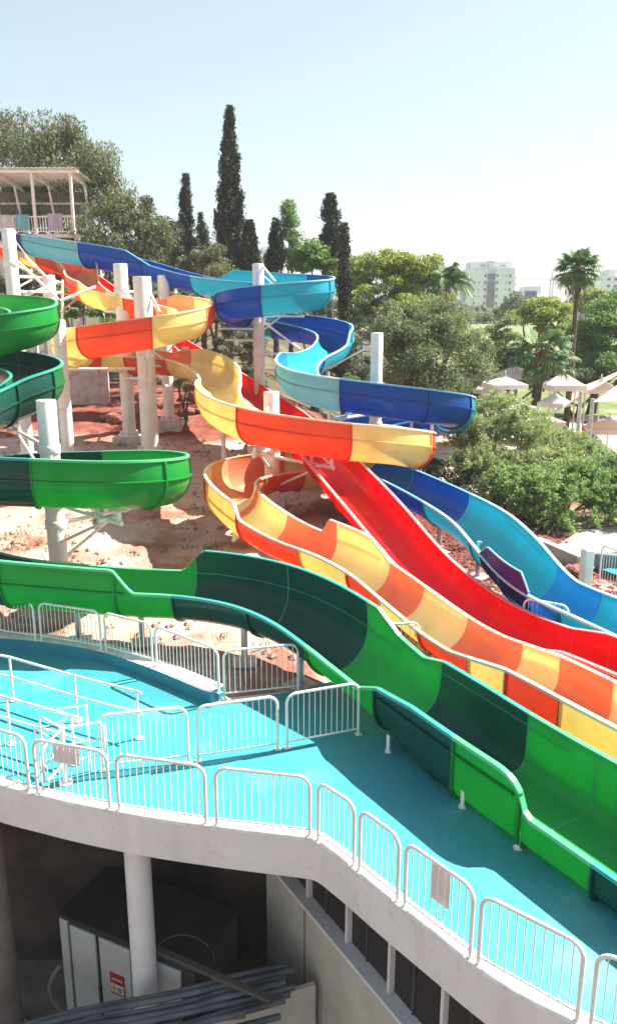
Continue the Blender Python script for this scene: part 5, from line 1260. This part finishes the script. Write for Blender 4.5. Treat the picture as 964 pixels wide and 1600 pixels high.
# ------------------------------------------------------------------ people (tiny, on the terrace)
skin_m=mat_simple('skin',(.45,.25,.17),None,4,.55); hair_m=mat_simple('dark_hair',(.03,.02,.015),None,6,.6)
def person(loc,rz,label,shirt,shorts,pose='sit'):
    root=thing('person',label,'person',loc,rz); o=Vector((0,0,0))
    if pose=='sit':
        J=dict(pel=(0,0,.50),wa=(0,.03,.68),ch=(0,.07,.92),ne=(0,.05,1.06),he=(0,.02,1.16),ht=(0,.03,1.27),shL=(-.17,.06,.98),elL=(-.25,-.05,.76),waL=(-.2,-.26,.66),haL=(-.18,-.34,.65),shR=(.17,.06,.98),elR=(.25,-.03,.76),waR=(.18,-.24,.67),haR=(.16,-.32,.66),hiL=(-.1,-.03,.50),knL=(-.13,-.44,.52),anL=(-.13,-.46,.09),toL=(-.13,-.62,.04),hiR=(.1,-.03,.50),knR=(.12,-.43,.52),anR=(.12,-.50,.09),toR=(.13,-.66,.04))
    else:
        J=dict(pel=(0,0,.95),wa=(0,0,1.12),ch=(0,.01,1.36),ne=(0,0,1.50),he=(0,-.02,1.60),ht=(0,-.01,1.71),shL=(-.18,0,1.42),elL=(-.24,.02,1.14),waL=(-.25,-.08,.90),haL=(-.25,-.1,.80),shR=(.18,0,1.42),elR=(.24,.02,1.14),waR=(.25,-.08,.90),haR=(.25,-.1,.80),hiL=(-.1,0,.92),knL=(-.11,-.02,.5),anL=(-.11,.02,.09),toL=(-.12,-.14,.04),hiR=(.1,0,.92),knR=(.12,-.08,.5),anR=(.12,.06,.09),toR=(.13,-.10,.04))
    Rd=dict(pel=.13,wa=.12,ch=.145,ne=.055,he=.095,ht=.07,shL=.065,elL=.045,waL=.032,haL=.035,shR=.065,elR=.045,waR=.032,haR=.035,hiL=.095,knL=.06,anL=.042,toL=.035,hiR=.095,knR=.06,anR=.042,toR=.035)
    E=[('pel','wa'),('wa','ch'),('ch','ne'),('ne','he'),('he','ht'),('ch','shL'),('shL','elL'),('elL','waL'),('waL','haL'),('ch','shR'),('shR','elR'),('elR','waR'),('waR','haR'),('pel','hiL'),('hiL','knL'),('knL','anL'),('anL','toL'),('pel','hiR'),('hiR','knR'),('knR','anR'),('anR','toR')]
    def skin(name,keys,edges,mat,inf=1.0,trim=None):
        ks=list(keys); me=bpy.data.meshes.new(name); P={k:Vector(J[k]) for k in ks}
        if trim:
            for a_,b_,t in trim: P[a_]=Vector(J[b_]).lerp(Vector(J[a_]),t)
        me.from_pydata([tuple(P[k]) for k in ks],[(ks.index(a_),ks.index(b_)) for a_,b_ in edges],[]); me.materials.append(mat)
        ob=bpy.data.objects.new(name,me); C.objects.link(ob); ob.parent=root
        md=ob.modifiers.new('skin','SKIN'); md.use_smooth_shade=True
        if not me.skin_vertices: 
            bm=bmesh.new(); bm.from_mesh(me); bm.verts.layers.skin.verify(); bm.to_mesh(me); bm.free()
        for i,k in enumerate(ks): r_=Rd[k]*inf; me.skin_vertices[0].data[i].radius=(r_,r_*.85 if k in('ch','wa','pel') else r_); me.skin_vertices[0].data[i].use_root=(i==0)
        sb=ob.modifiers.new('sub','SUBSURF'); sb.levels=1; sb.render_levels=1
        return ob
    skin('body',J.keys(),E,skin_m)
    ks=['ch','wa','pel','shL','elL','shR','elR']; skin('shirt',ks,[e for e in E if e[0] in ks and e[1] in ks],shirt,1.14,[('elL','shL',.7),('elR','shR',.7)])
    ks=['pel','hiL','knL','hiR','knR']; skin('shorts',ks,[e for e in E if e[0] in ks and e[1] in ks],shorts,1.13,[('knL','hiL',.75),('knR','hiR',.75)])
    a=MB(); h=Vector(J['he'])+Vector((0,.015,.03)); a.lathe([(0,.115),(.06,.105),(.10,.06),(.112,.0),(.10,-.05)],h,14); a.build('hair',hair_m,root,origin=o)
    f=Vector(J['he'])
    a=MB(); a.box(f+Vector((0,-.10,-.01)),(.025,.04,.05),bevel=.01); a.box(f+Vector((0,-.093,-.055)),(.05,.015,.012)); 
    a.build('face',skin_m,root,origin=o)
    for sg in (-1,1):
        a=MB(); a.box(f+Vector((sg*.035,-.092,.012)),(.022,.012,.012)); a.build('eye',hair_m,root,origin=o)
    return root
person(ongr(929,632,41.0),R(60),'seated person in an orange top beside the blue chair under the sail',mat_simple('orange_cloth',(.62,.12,.03),None,5,.9),mat_simple('dark_shorts',(.05,.05,.08),None,5,.9))
person(ongr(918,630,42.5),R(30),'person in a dark red top sitting behind the grey sail post',mat_simple('dark_red_cloth',(.38,.05,.04),None,5,.9),MATS['dark_shorts'])
person(ongr(893,655,38.5),R(-40),'seated person in dark purple clothes at the foot of the tall palm',mat_simple('purple_cloth',(.05,.03,.10),None,5,.9),MATS['dark_shorts'])
person(ongr(955,735,29.5),R(20),'person in a green top at the right picture edge behind the bushes',mat_simple('green_cloth',(.02,.16,.10),None,5,.9),MATS['dark_shorts'],'stand')

# ------------------------------------------------------------------ pool corner, low walls, paving at the right
pv=mat_simple('pink_paving',(.48,.38,.33),(.40,.31,.27),1.1,.85,bump=.1)
def sheet(name,pts,z,mat):
    a=MB(); fan_poly(a,[Vector(q) for q in pts],z); o=a.build(name,mat); o['kind']='structure'; return o
pa=[(11.0,27.5,0),(8.6,24.4,0),(7.2,22.9,0),(7.7,21.9,0),(9.3,23.3,0),(12,25,0)]
sheet('path',[(6.6,22.2,0),(8.0,21.4,0),(9.0,22.9,0),(14,24.5,0),(14,27,0),(9,25.5,0)],.06,pv)
sheet('terrace_paving',[(12.0,33,0),(26,31,0),(30,52,0),(11,56,0),(9.5,44,0)],.05,pv)
wtr,nt,out=nodes_of('pool_water'); b=N(nt,'ShaderNodeBsdfPrincipled'); b.inputs['Base Color'].default_value=(.03,.34,.40,1); b.inputs['Roughness'].default_value=.06
tc=N(nt,'ShaderNodeTexCoord'); n_=N(nt,'ShaderNodeTexNoise'); n_.inputs['Scale'].default_value=2.2; n_.inputs['Detail'].default_value=3; nt.links.new(tc.outputs['Object'],n_.inputs['Vector']); bp=N(nt,'ShaderNodeBump'); bp.inputs['Strength'].default_value=.25; nt.links.new(n_.outputs['Fac'],bp.inputs['Height']); nt.links.new(bp.outputs[0],b.inputs['Normal']); nt.links.new(b.outputs[0],out.inputs[0])
sheet('pool_water',[(8.2,21.3,0),(9.9,17.9,0),(22,22,0),(19,25.5,0)],.075,wtr)
def lowwall(px0,py0,px1,py1,h,label,mat=concrete,t=.25):
    A=atZ(px0,py0,0);B=atZ(px1,py1,0); d=B-A; a=MB(); a.box(((A.x+B.x)/2,(A.y+B.y)/2,h/2-.1),(d.length,t,h+.2),math.atan2(d.y,d.x),bevel=.02); o=a.build('low_wall',mat,origin=A); tag(o,label,'low wall')
lowwall(838,862,906,893,.45,'low grey concrete wall sloping beside the blue slide, below the pink path')
lowwall(908,882,985,890,.40,'dark low wall along the back of the far pool',mat_simple('pool_wall',(.14,.20,.22),None,2,.6))
q=atZ(911,935,0); a=MB(); a.box((q.x,q.y,.65),(.26,.26,1.35),.3,bevel=.03); o=a.build('gate_post',white_steel,origin=q); tag(o,'thick white gate post between the blue slide and the far pool fence','post')
# slab leaning behind the green loops, bits of masonry
q=atY(138,610,44); a=MB(); a.box((q.x,44,q.z+.1),(2.3,.28,2.3),.15,bevel=.04); o=a.build('concrete_wall',concrete,origin=(q.x,44,q.z-1)); tag(o,'grey concrete wall slab in shade behind the cream columns','wall')
# boulders in the dug earth
rk=mat_simple('red_rock',(.30,.12,.08),(.17,.055,.04),1.5,.95,bump=.5,bscale=8)
spots=[(130+rng.uniform(0,190),rng.uniform(640,690),None) for _ in range(16)]+[(rng.uniform(590,740),rng.uniform(800,870),1) for _ in range(12)]+[(rng.uniform(820,900),rng.uniform(868,905),2) for _ in range(9)]
for px,py,z in spots:
    if z is None:
        Yq=46-(py-640)*.12; c=atY(px,py,Yq); g=zg(c.x,Yq); c=Vector((c.x,Yq,g)); s=rng.uniform(.25,.6)
        lab,gr='reddish boulder on the heaped earth behind the orange loop columns','boulders behind the columns'
    else:
        c=atZ(px,py,.1); s=rng.uniform(.12,.3)
        lab,gr=('small red rock in the bark between the red and blue slides','rocks in the bark bed') if z==1 else ('pinkish rock on the bank beside the low concrete wall','rocks on the far bank')
    bm=bmesh.new(); bmesh.ops.create_icosphere(bm,subdivisions=3,radius=1); sd=rng.uniform(0,90,3)
    for v in bm.verts:
        nz_=mnoise.fractal(v.co*1.1+Vector(sd),1,2,4); v.co*=1+.38*nz_; v.co=Vector((v.co.x*1.15,v.co.y,v.co.z*.7))*s
    me=bpy.data.meshes.new('rock'); bm.to_mesh(me); bm.free(); me.materials.append(rk); o=bpy.data.objects.new('rock',me); C.objects.link(o); o.location=c; o.rotation_euler=(0,0,rng.uniform(0,6)); tag(o,lab,'rock',gr)
# ------------------------------------------------------------------ camera, light
cam=bpy.data.cameras.new('camera'); co=bpy.data.objects.new('camera',cam); C.objects.link(co)
co.location=CAM; co.rotation_euler=(math.pi/2-PITCH,0,0)
cam.sensor_fit='VERTICAL'; cam.sensor_height=36; cam.lens=36*FPX/1600; cam.clip_end=3000; cam.clip_start=.05
bpy.context.scene.camera=co
SUN=Vector((.80,.38,1.0)).normalized(); el=math.asin(SUN.z); az=math.atan2(SUN.x,SUN.y)
sun=bpy.data.lights.new('sun','SUN'); sun.energy=5.0; sun.angle=R(.53); sun.color=(1,.95,.87)
so=bpy.data.objects.new('sun',sun); C.objects.link(so); so.rotation_euler=SUN.to_track_quat('Z','Y').to_euler()
wd=bpy.data.worlds.new('World'); bpy.context.scene.world=wd; wd.use_nodes=True; nt=wd.node_tree; nt.nodes.clear()
out=nt.nodes.new('ShaderNodeOutputWorld'); bg=nt.nodes.new('ShaderNodeBackground'); sk=nt.nodes.new('ShaderNodeTexSky')
sk.sky_type='NISHITA'; sk.sun_disc=False; sk.sun_elevation=el; sk.sun_rotation=az; sk.air_density=1.0; sk.dust_density=1.0; sk.ozone_density=1.2; sk.altitude=60
bg.inputs[1].default_value=.098
hs=nt.nodes.new('ShaderNodeHueSaturation'); hs.inputs['Saturation'].default_value=.80; hs.inputs['Hue'].default_value=.478; gm=nt.nodes.new('ShaderNodeGamma'); gm.inputs[1].default_value=.7; nt.links.new(sk.outputs[0],gm.inputs[0]); nt.links.new(gm.outputs[0],hs.inputs['Color']); nt.links.new(hs.outputs[0],bg.inputs[0]); nt.links.new(bg.outputs[0],out.inputs[0])
vs=bpy.context.scene.view_settings; vs.view_transform='Standard'; vs.look='None'; vs.gamma=1; vs.exposure=1.68; vs.use_curve_mapping=False

# thin summer haze
hz=MB(); hz.box((0,320,17.5),(900,700,48)); ho=hz.build('haze',None or concrete); ho.data.materials.clear()
hm=bpy.data.materials.new('haze'); hm.use_nodes=True; nt=hm.node_tree; nt.nodes.clear(); out=nt.nodes.new('ShaderNodeOutputMaterial'); pv_=nt.nodes.new('ShaderNodeVolumePrincipled'); pv_.inputs['Color'].default_value=(.93,.95,1,1); pv_.inputs['Density'].default_value=.00042; nt.links.new(pv_.outputs[0],out.inputs['Volume']); ho.data.materials.append(hm); ho['kind']='stuff'
